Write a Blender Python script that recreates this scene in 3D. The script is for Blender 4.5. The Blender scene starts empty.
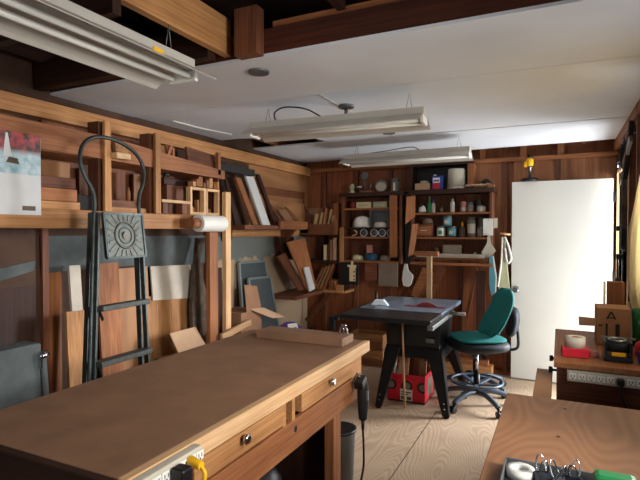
import bpy, bmesh, math, random
from mathutils import Vector, Matrix, Euler
random.seed(7)
S = bpy.context.scene
C = S.collection
PI = math.pi
R = math.radians

# ------------------------------------------------------------------ materials
def lin(r, g, b):
    f = lambda v: (v/255/12.92) if v/255 <= .04045 else ((v/255+.055)/1.055)**2.4
    return (f(r), f(g), f(b), 1)
MATS = {}
def newmat(name, rough=.6, metal=0.0, spec=.4):
    m = bpy.data.materials.new(name); m.use_nodes = True
    nt = m.node_tree; b = nt.nodes['Principled BSDF']
    b.inputs['Roughness'].default_value = rough
    b.inputs['Metallic'].default_value = metal
    b.inputs['Specular IOR Level'].default_value = spec
    MATS[name] = m
    return m, nt, b
def node(nt, t, **kw):
    n = nt.nodes.new(t)
    for k, v in kw.items(): setattr(n, k, v)
    return n
def ramp(nt, c0, c1, p0=.3, p1=.7):
    r = node(nt, 'ShaderNodeValToRGB')
    r.color_ramp.elements[0].color = c0; r.color_ramp.elements[0].position = p0
    r.color_ramp.elements[1].color = c1; r.color_ramp.elements[1].position = p1
    return r
def plain(name, rgb, rough=.55, metal=0.0, var=.12, scale=9.0, spec=.4, bump=0.0):
    m, nt, b = newmat(name, rough, metal, spec)
    c = lin(*rgb)
    d = tuple(v*(1-var) for v in c[:3])+(1,)
    u = tuple(min(1, v*(1+var)) for v in c[:3])+(1,)
    tc = node(nt, 'ShaderNodeTexCoord'); n = node(nt, 'ShaderNodeTexNoise')
    n.inputs['Scale'].default_value = scale; n.inputs['Detail'].default_value = 4
    r = ramp(nt, d, u)
    nt.links.new(tc.outputs['Object'], n.inputs['Vector'])
    nt.links.new(n.outputs['Fac'], r.inputs['Fac'])
    nt.links.new(r.outputs['Color'], b.inputs['Base Color'])
    if bump:
        bp = node(nt, 'ShaderNodeBump'); bp.inputs['Strength'].default_value = bump; bp.inputs['Distance'].default_value = .01
        nt.links.new(n.outputs['Fac'], bp.inputs['Height']); nt.links.new(bp.outputs['Normal'], b.inputs['Normal'])
    return m
def wood(name, c0, c1, axis='Y', rough=.6, fine=70.0, long=2.2, vary=.22, distort=.6, knots=True, spec=.3):
    """grain streaks running along an axis of the object, toned per object"""
    m, nt, b = newmat(name, rough, 0, spec)
    tc = node(nt, 'ShaderNodeTexCoord'); mp = node(nt, 'ShaderNodeMapping')
    oi = node(nt, 'ShaderNodeObjectInfo')
    sc = {'X': (long, fine, fine), 'Y': (fine, long, fine), 'Z': (fine, fine, long)}[axis]
    mp.inputs['Scale'].default_value = sc
    add = node(nt, 'ShaderNodeVectorMath', operation='ADD')
    mul = node(nt, 'ShaderNodeMath', operation='MULTIPLY'); mul.inputs[1].default_value = 37.0
    nt.links.new(oi.outputs['Random'], mul.inputs[0])
    nt.links.new(tc.outputs['Object'], add.inputs[0]); nt.links.new(mul.outputs[0], add.inputs[1])
    nt.links.new(add.outputs[0], mp.inputs['Vector'])
    n = node(nt, 'ShaderNodeTexNoise'); n.inputs['Scale'].default_value = 1.0
    n.inputs['Detail'].default_value = 3; n.inputs['Distortion'].default_value = distort
    nt.links.new(mp.outputs['Vector'], n.inputs['Vector'])
    n2 = node(nt, 'ShaderNodeTexNoise'); n2.inputs['Scale'].default_value = 3.0; n2.inputs['Detail'].default_value = 3
    nt.links.new(add.outputs[0], n2.inputs['Vector'])
    mx = node(nt, 'ShaderNodeMath', operation='MULTIPLY_ADD'); mx.inputs[1].default_value = .6
    sc2 = node(nt, 'ShaderNodeMath', operation='MULTIPLY'); sc2.inputs[1].default_value = .4
    nt.links.new(n2.outputs['Fac'], sc2.inputs[0]); nt.links.new(n.outputs['Fac'], mx.inputs[0]); nt.links.new(sc2.outputs[0], mx.inputs[2])
    r = ramp(nt, lin(*c0), lin(*c1), .34, .64)
    nt.links.new(mx.outputs[0], r.inputs['Fac'])
    hs = node(nt, 'ShaderNodeHueSaturation')
    vm = node(nt, 'ShaderNodeMath', operation='MULTIPLY_ADD'); vm.inputs[1].default_value = 2*vary; vm.inputs[2].default_value = 1-vary
    nt.links.new(oi.outputs['Random'], vm.inputs[0]); nt.links.new(vm.outputs[0], hs.inputs['Value'])
    nt.links.new(r.outputs['Color'], hs.inputs['Color'])
    nt.links.new(hs.outputs['Color'], b.inputs['Base Color'])
    return m
def plywood(name, c0, c1, axis='Y', rings=14.0, rough=.55, stretch=.22, dist=5.0, spec=.3, blot=.25):
    """rotary-cut veneer with cathedral figure"""
    m, nt, b = newmat(name, rough, 0, spec)
    tc = node(nt, 'ShaderNodeTexCoord'); mp = node(nt, 'ShaderNodeMapping')
    s = {'X': (stretch, 1, 1), 'Y': (1, stretch, 1), 'Z': (1, 1, stretch)}[axis]
    mp.inputs['Scale'].default_value = s
    nt.links.new(tc.outputs['Object'], mp.inputs['Vector'])
    n = node(nt, 'ShaderNodeTexNoise'); n.inputs['Scale'].default_value = 2.6; n.inputs['Detail'].default_value = 1.5
    nt.links.new(mp.outputs['Vector'], n.inputs['Vector'])
    mu = node(nt, 'ShaderNodeMath', operation='MULTIPLY'); mu.inputs[1].default_value = rings*dist
    nt.links.new(n.outputs['Fac'], mu.inputs[0])
    si = node(nt, 'ShaderNodeMath', operation='SINE'); nt.links.new(mu.outputs[0], si.inputs[0])
    ma = node(nt, 'ShaderNodeMath', operation='MULTIPLY_ADD'); ma.inputs[1].default_value = .3; ma.inputs[2].default_value = .5
    nt.links.new(si.outputs[0], ma.inputs[0])
    n2 = node(nt, 'ShaderNodeTexNoise'); n2.inputs['Scale'].default_value = 5.0; n2.inputs['Detail'].default_value = 6
    nt.links.new(tc.outputs['Object'], n2.inputs['Vector'])
    m2 = node(nt, 'ShaderNodeMath', operation='MULTIPLY_ADD'); m2.inputs[1].default_value = blot*2; m2.inputs[2].default_value = -blot
    nt.links.new(n2.outputs['Fac'], m2.inputs[0])
    ad = node(nt, 'ShaderNodeMath', operation='ADD'); nt.links.new(ma.outputs[0], ad.inputs[0]); nt.links.new(m2.outputs[0], ad.inputs[1])
    r = ramp(nt, lin(*c0), lin(*c1), .15, .85); nt.links.new(ad.outputs[0], r.inputs['Fac'])
    nt.links.new(r.outputs['Color'], b.inputs['Base Color'])
    return m
for ax in 'XYZ':
    wood('pine_'+ax, (150, 100, 58), (196, 143, 92), ax)
    wood('fir_'+ax, (120, 72, 42), (164, 106, 66), ax)
    wood('redwood_'+ax, (82, 48, 33), (128, 78, 52), ax)
    wood('darkwood_'+ax, (38, 22, 15), (66, 38, 26), ax)
    wood('pale_'+ax, (186, 142, 98), (222, 184, 140), ax)
    plywood('ply_'+ax, (150, 104, 68), (176, 128, 86), ax, rings=8)
wood('beamred', (56, 26, 17), (88, 44, 28), 'X', vary=.02)
wood('siding', (112, 62, 38), (152, 92, 58), 'Z', fine=16, long=1.0, vary=.02, distort=1.5)
wood('sidingpale', (120, 74, 46), (168, 112, 74), 'Z', fine=16, long=1.0, vary=.02, distort=1.5)
plywood('floorply', (184, 157, 130), (204, 179, 152), 'Y', rings=64, stretch=.26, rough=.5, blot=.5)
plywood('benchply', (143, 98, 66), (160, 113, 78), 'Y', rings=44, stretch=.3, rough=.5, blot=.7)
plain('hardboard', (134, 99, 74), .62, var=.16, scale=7)
plain('sheathing', (76, 53, 39), .8, var=.3, scale=5)
plain('felt', (86, 92, 92), .85, var=.3, scale=7)
plain('plaster', (176, 152, 126), .9, var=.16, scale=4)
plain('gypsum', (222, 225, 230), .85, var=.05, scale=2.0)
plain('white', (226, 224, 216), .5, var=.03)
plain('doorwhite', (204, 202, 193), .42, var=.03, scale=2)
plain('lampwhite', (186, 180, 170), .4, var=.05)
plain('offwhite', (196, 186, 170), .6, var=.08)
plain('paper', (205, 205, 205), .8, var=.03)
plain('cream', (226, 206, 160), .6, var=.06)
plain('beige', (190, 182, 164), .5, var=.06)
plain('black', (22, 22, 24), .4, var=.2)
plain('blackmatte', (30, 28, 27), .75, var=.2)
plain('sawblack', (26, 27, 29), .35, var=.2)
plain('castiron', (128, 142, 160), .3, metal=.35, var=.12, scale=14)
plain('chrome', (200, 204, 210), .18, metal=1.0, var=.05)
plain('steel', (140, 142, 142), .35, metal=.9, var=.1)
plain('greymetal', (110, 112, 114), .45, metal=.5, var=.15)
plain('laddermetal', (62, 68, 66), .42, metal=.55, var=.3, scale=20)
plain('tread', (78, 82, 78), .6, metal=.4, var=.25, scale=40)
plain('suntile', (96, 104, 100), .5, metal=.3, var=.3, scale=26)
plain('suncopper', (104, 98, 88), .5, metal=.4, var=.3, scale=30)
plain('bluewhite', (206, 220, 232), .45, var=.05)
plain('teal', (26, 120, 118), .85, var=.12, scale=60)
plain('chairgrey', (78, 92, 108), .4, var=.1)
plain('chairblack', (22, 28, 38), .6, var=.15)
plain('red', (206, 30, 50), .5, var=.1)
plain('darkred', (120, 26, 30), .5, var=.15)
plain('bladered', (120, 40, 46), .4, var=.1)
plain('yellow', (236, 180, 26), .45, var=.06)
plain('green', (30, 128, 70), .4, var=.1)
plain('blue', (34, 60, 150), .4, var=.1)
plain('teallabel', (88, 152, 164), .45, var=.08)
plain('pink', (190, 130, 122), .5, var=.1)
plain('orange', (224, 120, 40), .5, var=.1)
plain('cardboard', (150, 110, 82), .8, var=.1)
plain('cardpale', (190, 154, 122), .8, var=.08)
plain('greycard', (128, 112, 98), .85, var=.12)
plain('purple', (92, 70, 150), .5, var=.2)
plain('glassjar', (120, 112, 104), .2, var=.15)
plain('screenmesh', (72, 80, 82), .7, var=.1, scale=30)
plain('aluminium', (150, 160, 162), .4, metal=.6, var=.08)
plain('cloth', (232, 228, 220), .9, var=.15, scale=14)
plain('clothgreen', (176, 176, 140), .9, var=.12)
plain('tubeglass', (220, 218, 210), .25, var=.02)
plain('bark', (92, 78, 66), .85, var=.45, scale=9)
plain('roofdark', (50, 30, 20), .8, var=.3)
plain('bluecloth', (40, 84, 110), .8, var=.15)
# translucent curtain
m, nt, b = newmat('curtain', .8); b.inputs['Base Color'].default_value = lin(238, 214, 158)
tl = node(nt, 'ShaderNodeBsdfTranslucent'); tl.inputs['Color'].default_value = lin(244, 214, 146)
mxs = node(nt, 'ShaderNodeMixShader'); mxs.inputs[0].default_value = .55
nt.links.new(b.outputs[0], mxs.inputs[1]); nt.links.new(tl.outputs[0], mxs.inputs[2])
nt.links.new(mxs.outputs[0], nt.nodes['Material Output'].inputs['Surface'])
# green glass
m, nt, b = newmat('greenglass', .15); b.inputs['Base Color'].default_value = lin(30, 150, 80)
b.inputs['Transmission Weight'].default_value = .6
m, nt, b = newmat('windowglass', .02)
tp = node(nt, 'ShaderNodeBsdfTransparent'); gl = node(nt, 'ShaderNodeBsdfGlossy'); gl.inputs['Roughness'].default_value = .02
mxs = node(nt, 'ShaderNodeMixShader'); mxs.inputs[0].default_value = .06
nt.links.new(tp.outputs[0], mxs.inputs[1]); nt.links.new(gl.outputs[0], mxs.inputs[2])
nt.links.new(mxs.outputs[0], nt.nodes['Material Output'].inputs['Surface'])
# peeling wall: grey felt above, plaster below, ragged edge
m, nt, b = newmat('peeling', .88)
tc = node(nt, 'ShaderNodeTexCoord'); sx = node(nt, 'ShaderNodeSeparateXYZ'); nz = node(nt, 'ShaderNodeTexNoise')
nz.inputs['Scale'].default_value = 7; nz.inputs['Detail'].default_value = 6
nt.links.new(tc.outputs['Object'], sx.inputs[0]); nt.links.new(tc.outputs['Object'], nz.inputs['Vector'])
ma = node(nt, 'ShaderNodeMath', operation='MULTIPLY_ADD'); ma.inputs[1].default_value = .22
nt.links.new(nz.outputs['Fac'], ma.inputs[0]); nt.links.new(sx.outputs['Z'], ma.inputs[2])
r = ramp(nt, lin(178, 154, 126), lin(112, 116, 112), .94, .96)
r2 = node(nt, 'ShaderNodeMath', operation='MULTIPLY'); r2.inputs[1].default_value = 1.0
nt.links.new(ma.outputs[0], r.inputs['Fac'])
nt.links.new(r.outputs['Color'], b.inputs['Base Color'])
# calendar picture: red blossom on top, teal water below, white fountain
m, nt, b = newmat('calendarpicture', .6)
tc = node(nt, 'ShaderNodeTexCoord'); sx = node(nt, 'ShaderNodeSeparateXYZ'); nz = node(nt, 'ShaderNodeTexNoise')
nz.inputs['Scale'].default_value = 22; nz.inputs['Detail'].default_value = 4
nt.links.new(tc.outputs['Object'], sx.inputs[0]); nt.links.new(tc.outputs['Object'], nz.inputs['Vector'])
ra = ramp(nt, lin(70, 60, 58), lin(176, 76, 80), .4, .6); nt.links.new(nz.outputs['Fac'], ra.inputs['Fac'])
rb = ramp(nt, lin(196, 206, 210), lin(120, 164, 172), .35, .7); nt.links.new(nz.outputs['Fac'], rb.inputs['Fac'])
st = ramp(nt, (0, 0, 0, 1), (1, 1, 1, 1), .10, .13); nt.links.new(sx.outputs['Z'], st.inputs['Fac'])
mc = node(nt, 'ShaderNodeMix', data_type='RGBA')
nt.links.new(st.outputs['Color'], mc.inputs[0]); nt.links.new(rb.outputs['Color'], mc.inputs[6]); nt.links.new(ra.outputs['Color'], mc.inputs[7])
nt.links.new(mc.outputs[2], b.inputs['Base Color'])

# ------------------------------------------------------------------ mesh builder
OFF = Vector((0, 0, 0))
class MB:
    def __init__(s): s.bm = bmesh.new()
    def _f(s, vs, smooth=False):
        try:
            f = s.bm.faces.new(vs); f.smooth = smooth; return f
        except ValueError: return None
    def hexa(s, p):
        v = [s.bm.verts.new(q) for q in p]
        for i in ((3,2,1,0), (4,5,6,7), (0,1,5,4), (1,2,6,5), (2,3,7,6), (3,0,4,7)): s._f([v[k] for k in i])
        return s
    def box(s, x0, x1, y0, y1, z0, z1):
        return s.hexa([(x0,y0,z0),(x1,y0,z0),(x1,y1,z0),(x0,y1,z0),(x0,y0,z1),(x1,y0,z1),(x1,y1,z1),(x0,y1,z1)])
    def rbox(s, c, size, rot=(0,0,0)):
        M = Euler(rot).to_matrix(); c = Vector(c); a, b, d = [q/2 for q in size]
        P = [(-a,-b,-d),(a,-b,-d),(a,b,-d),(-a,b,-d),(-a,-b,d),(a,-b,d),(a,b,d),(-a,b,d)]
        return s.hexa([c+M@Vector(q) for q in P])
    def beam(s, p0, p1, w, t, up=(0,0,1)):
        p0, p1 = Vector(p0), Vector(p1); d = (p1-p0).normalized(); u = Vector(up)
        a = d.cross(u).normalized()*w/2; b = a.cross(d).normalized()*t/2
        return s.hexa([p0-a-b, p0+a-b, p0+a+b, p0-a+b, p1-a-b, p1+a-b, p1+a+b, p1-a+b])
    def slab(s, pts, t):
        P = [Vector(p) for p in pts]; n = (P[1]-P[0]).cross(P[-1]-P[0]).normalized()*t
        a = [s.bm.verts.new(p) for p in P]; b = [s.bm.verts.new(p+n) for p in P]; k = len(P)
        s._f(a[::-1]); s._f(b)
        for i in range(k): s._f([a[i], a[(i+1)%k], b[(i+1)%k], b[i]])
        return s
    def prism(s, pts, axis, a0, a1):
        def q(u, v, w): return {'X': (w,u,v), 'Y': (u,w,v), 'Z': (u,v,w)}[axis]
        a = [s.bm.verts.new(q(u,v,a0)) for u,v in pts]; b = [s.bm.verts.new(q(u,v,a1)) for u,v in pts]; k = len(pts)
        s._f(a[::-1]); s._f(b)
        for i in range(k): s._f([a[i], a[(i+1)%k], b[(i+1)%k], b[i]])
        return s
    def sheet(s, prof, axis, a0, a1, t=.003):
        """open profile (list of u,v) extruded along an axis with thickness"""
        n = len(prof); off = []
        for i in range(n):
            p, q = Vector(prof[max(0,i-1)]), Vector(prof[min(n-1,i+1)]); d = (q-p).normalized()
            off.append((prof[i][0]-d.y*t, prof[i][1]+d.x*t))
        for i in range(n-1): s.prism([prof[i], prof[i+1], off[i+1], off[i]], axis, a0, a1)
        return s
    def cyl(s, p0, p1, r, r2=None, n=18, caps=True):
        p0, p1 = Vector(p0), Vector(p1); r2 = r if r2 is None else r2
        d = (p1-p0).normalized(); u = d.orthogonal().normalized(); w = d.cross(u)
        cs = [(math.cos(2*PI*i/n), math.sin(2*PI*i/n)) for i in range(n)]
        a = [s.bm.verts.new(p0+(u*x+w*y)*r) for x,y in cs]; b = [s.bm.verts.new(p1+(u*x+w*y)*r2) for x,y in cs]
        for i in range(n): s._f([a[i], a[(i+1)%n], b[(i+1)%n], b[i]], True)
        if caps: s._f(a[::-1]); s._f(b)
        return s
    def lathe(s, prof, c=(0,0,0), n=24, axis='Z', caps=True):
        c = Vector(c); rings = []
        for r, z in prof:
            ring = []
            for i in range(n):
                x, y = r*math.cos(2*PI*i/n), r*math.sin(2*PI*i/n)
                v = {'Z': (x,y,z), 'X': (z,x,y), 'Y': (y,z,x)}[axis]
                ring.append(s.bm.verts.new(c+Vector(v)))
            rings.append(ring)
        for a, b in zip(rings, rings[1:]):
            for i in range(n): s._f([a[i], a[(i+1)%n], b[(i+1)%n], b[i]], True)
        if caps:
            s._f(rings[0][::-1]); s._f(rings[-1])
        return s
    def tube(s, pts, r, n=8, closed=False):
        P = [Vector(p) for p in pts]; k = len(P); rings = []; u = None
        for i in range(k):
            if closed: d = (P[(i+1)%k]-P[i-1]).normalized()
            else: d = (P[min(k-1,i+1)]-P[max(0,i-1)]).normalized()
            if u is None: u = d.orthogonal().normalized()
            else: u = (u-d*u.dot(d)).normalized()
            w = d.cross(u)
            rings.append([s.bm.verts.new(P[i]+(u*math.cos(2*PI*j/n)+w*math.sin(2*PI*j/n))*r) for j in range(n)])
        m = k if closed else k-1
        for i in range(m):
            a, b = rings[i], rings[(i+1)%k]
            for j in range(n): s._f([a[j], a[(j+1)%n], b[(j+1)%n], b[j]], True)
        if not closed: s._f(rings[0][::-1]); s._f(rings[-1])
        return s
    def mesh(s, name, off):
        if off.length: bmesh.ops.translate(s.bm, verts=s.bm.verts, vec=-off)
        bmesh.ops.recalc_face_normals(s.bm, faces=s.bm.faces)
        me = bpy.data.meshes.new(name); s.bm.to_mesh(me); s.bm.free(); return me
def curve(pts, n=10):
    """Catmull-Rom through the points"""
    P = [Vector(p) for p in pts]; P = [2*P[0]-P[1]]+P+[2*P[-1]-P[-2]]; out = []
    for i in range(1, len(P)-2):
        for k in range(n):
            t = k/n; a, b, c, d = P[i-1], P[i], P[i+1], P[i+2]
            out.append(.5*((2*b)+(c-a)*t+(2*a-5*b+4*c-d)*t*t+(3*b-a-3*c+d)*t**3))
    out.append(P[-2]); return out
def bevel(o, w, seg=2):
    md = o.modifiers.new('Bevel', 'BEVEL'); md.width = w; md.segments = seg; md.limit_method = 'ANGLE'; md.angle_limit = R(35)
def part(name, mb, mat, parent, bev=0, label=None, seg=2):
    me = mb.mesh(name, OFF); o = bpy.data.objects.new(name, me); C.objects.link(o); o.parent = parent
    me.materials.append(MATS[mat])
    if bev: bevel(o, bev, seg)
    if label: o['label'] = label
    return o
def tag(o, label, cat, group=None):
    o['label'] = label; o['category'] = cat
    if group: o['group'] = group
    return o
def thing(name, label, cat, loc=(0,0,0), group=None, local=False, rz=0):
    """Empty at the base; parts follow in world coordinates, or in local ones when local=True"""
    global OFF
    o = bpy.data.objects.new(name, None); C.objects.link(o); o.location = loc; o.rotation_euler = (0,0,rz)
    o.empty_display_size = .1
    OFF = Vector((0,0,0)) if local else Vector(loc)
    return tag(o, label, cat, group)
def one(name, mb, mat, label, cat, group=None, bev=0):
    """a thing that is one mesh; its origin goes to the middle of its base"""
    xs = [v.co for v in mb.bm.verts]
    off = Vector(((min(v.x for v in xs)+max(v.x for v in xs))/2, (min(v.y for v in xs)+max(v.y for v in xs))/2, min(v.z for v in xs)))
    me = mb.mesh(name, off); o = bpy.data.objects.new(name, me); C.objects.link(o); o.location = off
    me.materials.append(MATS[mat])
    if bev: bevel(o, bev)
    return tag(o, label, cat, group)
def struct(name, mb, mat, bev=0, parent=None):
    global OFF
    OFF = Vector((0,0,0))
    me = mb.mesh(name, OFF); o = bpy.data.objects.new(name, me); C.objects.link(o)
    me.materials.append(MATS[mat])
    if bev: bevel(o, bev)
    if parent: o.parent = parent
    else: o['kind'] = 'structure'
    return o
def dup(root, loc, label, rz=None, group=None):
    r = root.copy(); C.objects.link(r); r.location = loc; r['label'] = label
    if rz is not None: r.rotation_euler = (0,0,rz)
    if group: r['group'] = group
    for ch in list(root.children):
        c = ch.copy(); C.objects.link(c); c.parent = r
        for g in ch.children:
            d = g.copy(); C.objects.link(d); d.parent = c
    return r
def heap(c, hx, hy, h, seed=1, n=26, m=14):
    rnd = random.Random(seed); ph = [rnd.uniform(0, 6.28) for _ in range(8)]
    mb = MB(); rows = []
    for i in range(m+1):
        v = i/m; row = []; t = v*PI/2
        for j in range(n):
            a = 2*PI*j/n
            k = 1+.07*math.sin(3*a+ph[0])+.06*math.sin(5*a+ph[1]+v*4)+.05*math.sin(9*a+ph[2]-v*6)
            rr = max(0, math.cos(t))**.45*k if i < m else 0
            z = h*math.sin(t)**.6*(1+.05*math.sin(2*a+ph[3])+.05*math.sin(5*a+ph[4])*(1-v))
            row.append(mb.bm.verts.new((c[0]+hx*rr*math.cos(a), c[1]+hy*rr*math.sin(a), c[2]+z)))
        rows.append(row)
    for a_, b_ in zip(rows, rows[1:]):
        for j in range(n): mb._f([a_[j], a_[(j+1)%n], b_[(j+1)%n], b_[j]], True)
    mb._f(rows[0][::-1])
    bmesh.ops.remove_doubles(mb.bm, verts=mb.bm.verts, dist=1e-4)
    return mb
box = lambda *a: MB().box(*a)

# ------------------------------------------------------------------ setting
XL, XR, YB, YF = -2.88, .50, 5.62, -1.6
struct('floor', box(XL-.1, XR+.1, YF-.1, YB+.1, -.06, 0), 'floorply')
for i, (x0, x1, y0, y1) in enumerate(((-.93, .5, 2.9, 2.905), (-.93, -.925, 1.0, 4.2))):
    struct('trim_%d' % (i+20), box(x0, x1, y0, y1, 0, .0012), 'darkwood_X')
# left wall: sheathing, studs, felt band, plaster
wl = struct('wall_left', box(XL-.1, XL, YF, YB, 0, 2.75), 'sheathing')
for y in (.1, .5, .9, 1.3, 1.62, 2.02, 3.6):
    struct('stud', box(XL, XL+.03, y, y+.04, 0, 2.30), 'redwood_Z', parent=wl)
struct('top_plate', box(XL, -2.80, .3, 5.55, 2.20, 2.30), 'pine_Y', parent=wl)
struct('felt_strip', box(XL, XL+.012, 2.02, 2.8, 1.262, 1.49), 'felt', parent=wl)
struct('felt_strip', box(XL, XL+.012, 2.84, 3.9, 1.235, 1.48), 'felt', parent=wl)
OFF = Vector((XL, 4.0, .4)); pm = box(XL, XL+.014, 3.62, 5.6, 0, 1.46)
o = part('plaster_panel', pm, 'peeling', wl); o.location = OFF; OFF = Vector((0,0,0))
struct('weathered_strip', MB().prism([(1.45, 1.20), (1.75, 1.23), (1.98, 1.28), (1.99, 1.34), (1.8, 1.31), (1.45, 1.26)], 'X', XL, XL+.008), 'felt', parent=wl)
struct('sheet', box(XL, XL+.010, 2.03, 2.16, 0, 1.26), 'fir_Z', parent=wl)
struct('sheet', box(XL, XL+.006, 1.1, 1.98, 0, 1.19), 'darkwood_Z', parent=wl)
struct('rail', box(XL, XL+.09, 3.9, 5.25, 1.462, 1.53), 'pine_Y', parent=wl)
struct('plywood_lining', box(XL, XL+.012, 4.30, 5.6, 1.53, 2.30), 'ply_Y', parent=wl)
struct('dark_stripe', box(XL+.012, XL+.03, 4.5, 5.5, 1.915, 1.995), 'redwood_Y', parent=wl)
struct('plywood_lining', box(XL, XL+.010, 2.05, 3.2, 1.60, 2.2), 'redwood_Z', parent=wl)
# back wall
wb = struct('wall_back', box(XL-.1, XR+.1, YB, YB+.1, 0, 2.75), 'siding')
for x in (-2.62, -2.2, -1.78, -1.36, -.98, -.52, -.02):
    struct('stud', box(x-.022, x+.022, YB-.045, YB, 0, 2.27), 'redwood_Z', parent=wb)
struct('siding_panel', box(-.90, -.5, YB-.014, YB, 1.2, 2.27), 'sidingpale', parent=wb)
struct('siding_panel', box(-.44, .48, YB-.014, YB, 0, 2.27), 'sidingpale', parent=wb)
struct('top_plate', box(XL, XR, YB-.06, YB, 2.245, 2.285), 'fir_X', parent=wb)
struct('floor_plate', box(XL, XR, YB-.05, YB, 0, .045), 'fir_X', parent=wb)
for x in (-2.4, -1.0, -.75, -.35, .0):
    struct('block', box(x-.03, x+.03, YB-.05, YB, 2.285, 2.6), 'fir_Z', parent=wb)
# right wall with a doorway and two windows
wr = MB()
D0, D1 = 4.62, 5.46
for a in ((YF, .4, 0, 2.75), (.4, 1.5, 0, 1.15), (.4, 1.5, 2.1, 2.75), (1.5, 1.6, 0, 2.75), (1.6, 2.85, 0, 1.15), (1.6, 2.85, 2.1, 2.75), (2.85, 2.95, 0, 2.75), (2.95, 3.6, 0, 1.15), (2.95, 3.6, 2.05, 2.75),
          (3.6, D0, 0, 2.75), (D0, D1, 2.06, 2.75), (D1, YB, 0, 2.75)):
    wr.box(XR, XR+.1, a[0], a[1], a[2], a[3])
wr = struct('wall_right', wr, 'sheathing')
for y in (2.88, 3.90, 4.30):
    struct('stud', box(XR-.045, XR, y, y+.04, 1.0, 2.37), 'redwood_Z', parent=wr)
struct('top_plate', box(XR-.045, XR, 2.1, 5.55, 2.29, 2.37), 'fir_Y', parent=wr)
dr = MB(); dr.box(XR-.02, XR+.11, D0-.03, D0, 0, 2.09).box(XR-.02, XR+.11, D1, D1+.03, 0, 2.09).box(XR-.02, XR+.11, D0-.03, D1+.03, 2.06, 2.09)
struct('trim_1', dr, 'pale_Z')
for i, (y0, y1, z0, z1) in enumerate(((1.6, 2.85, 1.15, 2.1), (.4, 1.5, 1.15, 2.1), (2.95, 3.6, 1.15, 2.05))):
    w = MB(); w.box(XR+.02, XR+.06, y0, y0+.05, z0, z1).box(XR+.02, XR+.06, y1-.05, y1, z0, z1).box(XR+.02, XR+.06, y0, y1, z0, z0+.05).box(XR+.02, XR+.06, y0, y1, z1-.05, z1)
    w.box(XR+.02, XR+.06, (y0+y1)/2-.02, (y0+y1)/2+.02, z0, z1)
    ww = struct('window_%d' % (i+1), w, 'white')
    struct('pane', box(XR+.035, XR+.04, y0+.04, y1-.04, z0+.04, z1-.04), 'windowglass', parent=ww)
struct('trim_30', box(XR+.1, XR+.42, 1.52, 1.58, .8, 2.4), 'sheathing')   # added fin, out of view, keeps the slant lamp off the left wall
# rear wall with a window behind the viewer
w = MB()
for a in ((XL, -2.0, 0, 2.75), (-2.0, -.2, 0, 1.0), (-2.0, -.2, 2.0, 2.75), (-.2, XR, 0, 2.75)): w.box(a[0], a[1], YF-.1, YF, a[2], a[3])
struct('wall_rear', w, 'sheathing')
struct('window_4', MB().box(-2.0, -.2, YF-.06, YF-.04, 1.0, 1.05).box(-2.0, -.2, YF-.06, YF-.04, 1.95, 2.0).box(-1.12, -1.08, YF-.06, YF-.04, 1.0, 2.0), 'white')
# ceiling sheets (each a sheet of board), joists and roof
ZC = 2.37
cs = [
 [(XL, 2.10), (-1.0, 2.095), (XR, 2.10), (XR, 2.871), (XL, 2.776)],
 [(XL, 2.795), (XR, 2.89), (XR, 4.36), (-2.02, 4.36), (-2.06, 4.1), (-2.68, 3.86), (XL, 3.86)],
 [(XL, 4.40), (-2.0, 4.37), (XR, 4.365), (XR, 5.36), (-.5, 5.40), (-2.0, 5.5), (XL, 5.55)],
]
for i, p in enumerate(cs):
    struct('ceiling' if i == 0 else 'ceiling.%03d' % i, MB().prism(p, 'Z', ZC+(.004 if i == 1 else 0), ZC+.014), 'gypsum')
struct('trim_2', MB().tube(curve([(-2.70, 3.0, ZC-.001), (-2.66, 3.3, ZC-.006), (-2.61, 3.64, ZC-.001)]), .006), 'white')  # white tube drawn for the lit lip of a sagging sheet
struct('trim_3', MB().box(-1.36, -1.354, 2.82, 4.35, ZC-.002, ZC+.003), 'offwhite')
struct('trim_4', MB().box(XL, XR, 2.10, 2.145, 2.385, 2.505), 'beamred')
for i, x in enumerate((-2.8, -2.2, -.9, -.3, .3)):
    struct('trim_%d' % (i+5), box(x-.02, x+.02, YF, 2.10, 2.52, 2.67), 'darkwood_Y')
for i, x in enumerate((-2.6, -1.9, -1.2, -.5, .2)):
    struct('trim_%d' % (i+10), box(x-.02, x+.02, 2.15, YB, 2.385, 2.52), 'redwood_Y')
struct('trim_15', box(-1.545, -1.505, -.5, 2.10, 2.40, 2.585), 'pine_Y', bev=.003)
struct('trim_16', box(-1.44, -1.31, 2.03, 2.098, 2.372, 2.60), 'redwood_Z', bev=.003)
struct('trim_17', box(-2.86, -1.5, 1.35, 1.39, 2.33, 2.46), 'darkwood_X')
struct('trim_18', box(-2.86, -1.56, .75, .79, 2.33, 2.46), 'darkwood_X')
struct('trim_19', box(-2.86, -1.56, 1.98, 2.04, 2.372, 2.52), 'darkwood_X')
struct('roof', box(XL-.1, XR+.1, YF-.1, YB+.1, 2.75, 2.82), 'roofdark')
g = 'boards stored across the roof beams'
for k, (x0, x1, y, z, mt) in enumerate(((-1.28, -.35, 2.2, 2.53, 'fir_X'), (-1.1, -.1, 2.02, 2.68, 'redwood_X'), (-.75, .3, 1.7, 2.68, 'fir_X'))):
    if k == 0: one('board', box(x0, x1, y-.07, y+.10, 2.521, 2.55), mt, 'flat board lying on the roof joists just above the red beam', 'board')
    elif k == 1: one('board', box(-1.2, .32, 1.80, 1.95, 2.671, 2.70), mt, 'reddish board laid across the dark joists above the red beam', 'board')

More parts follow.
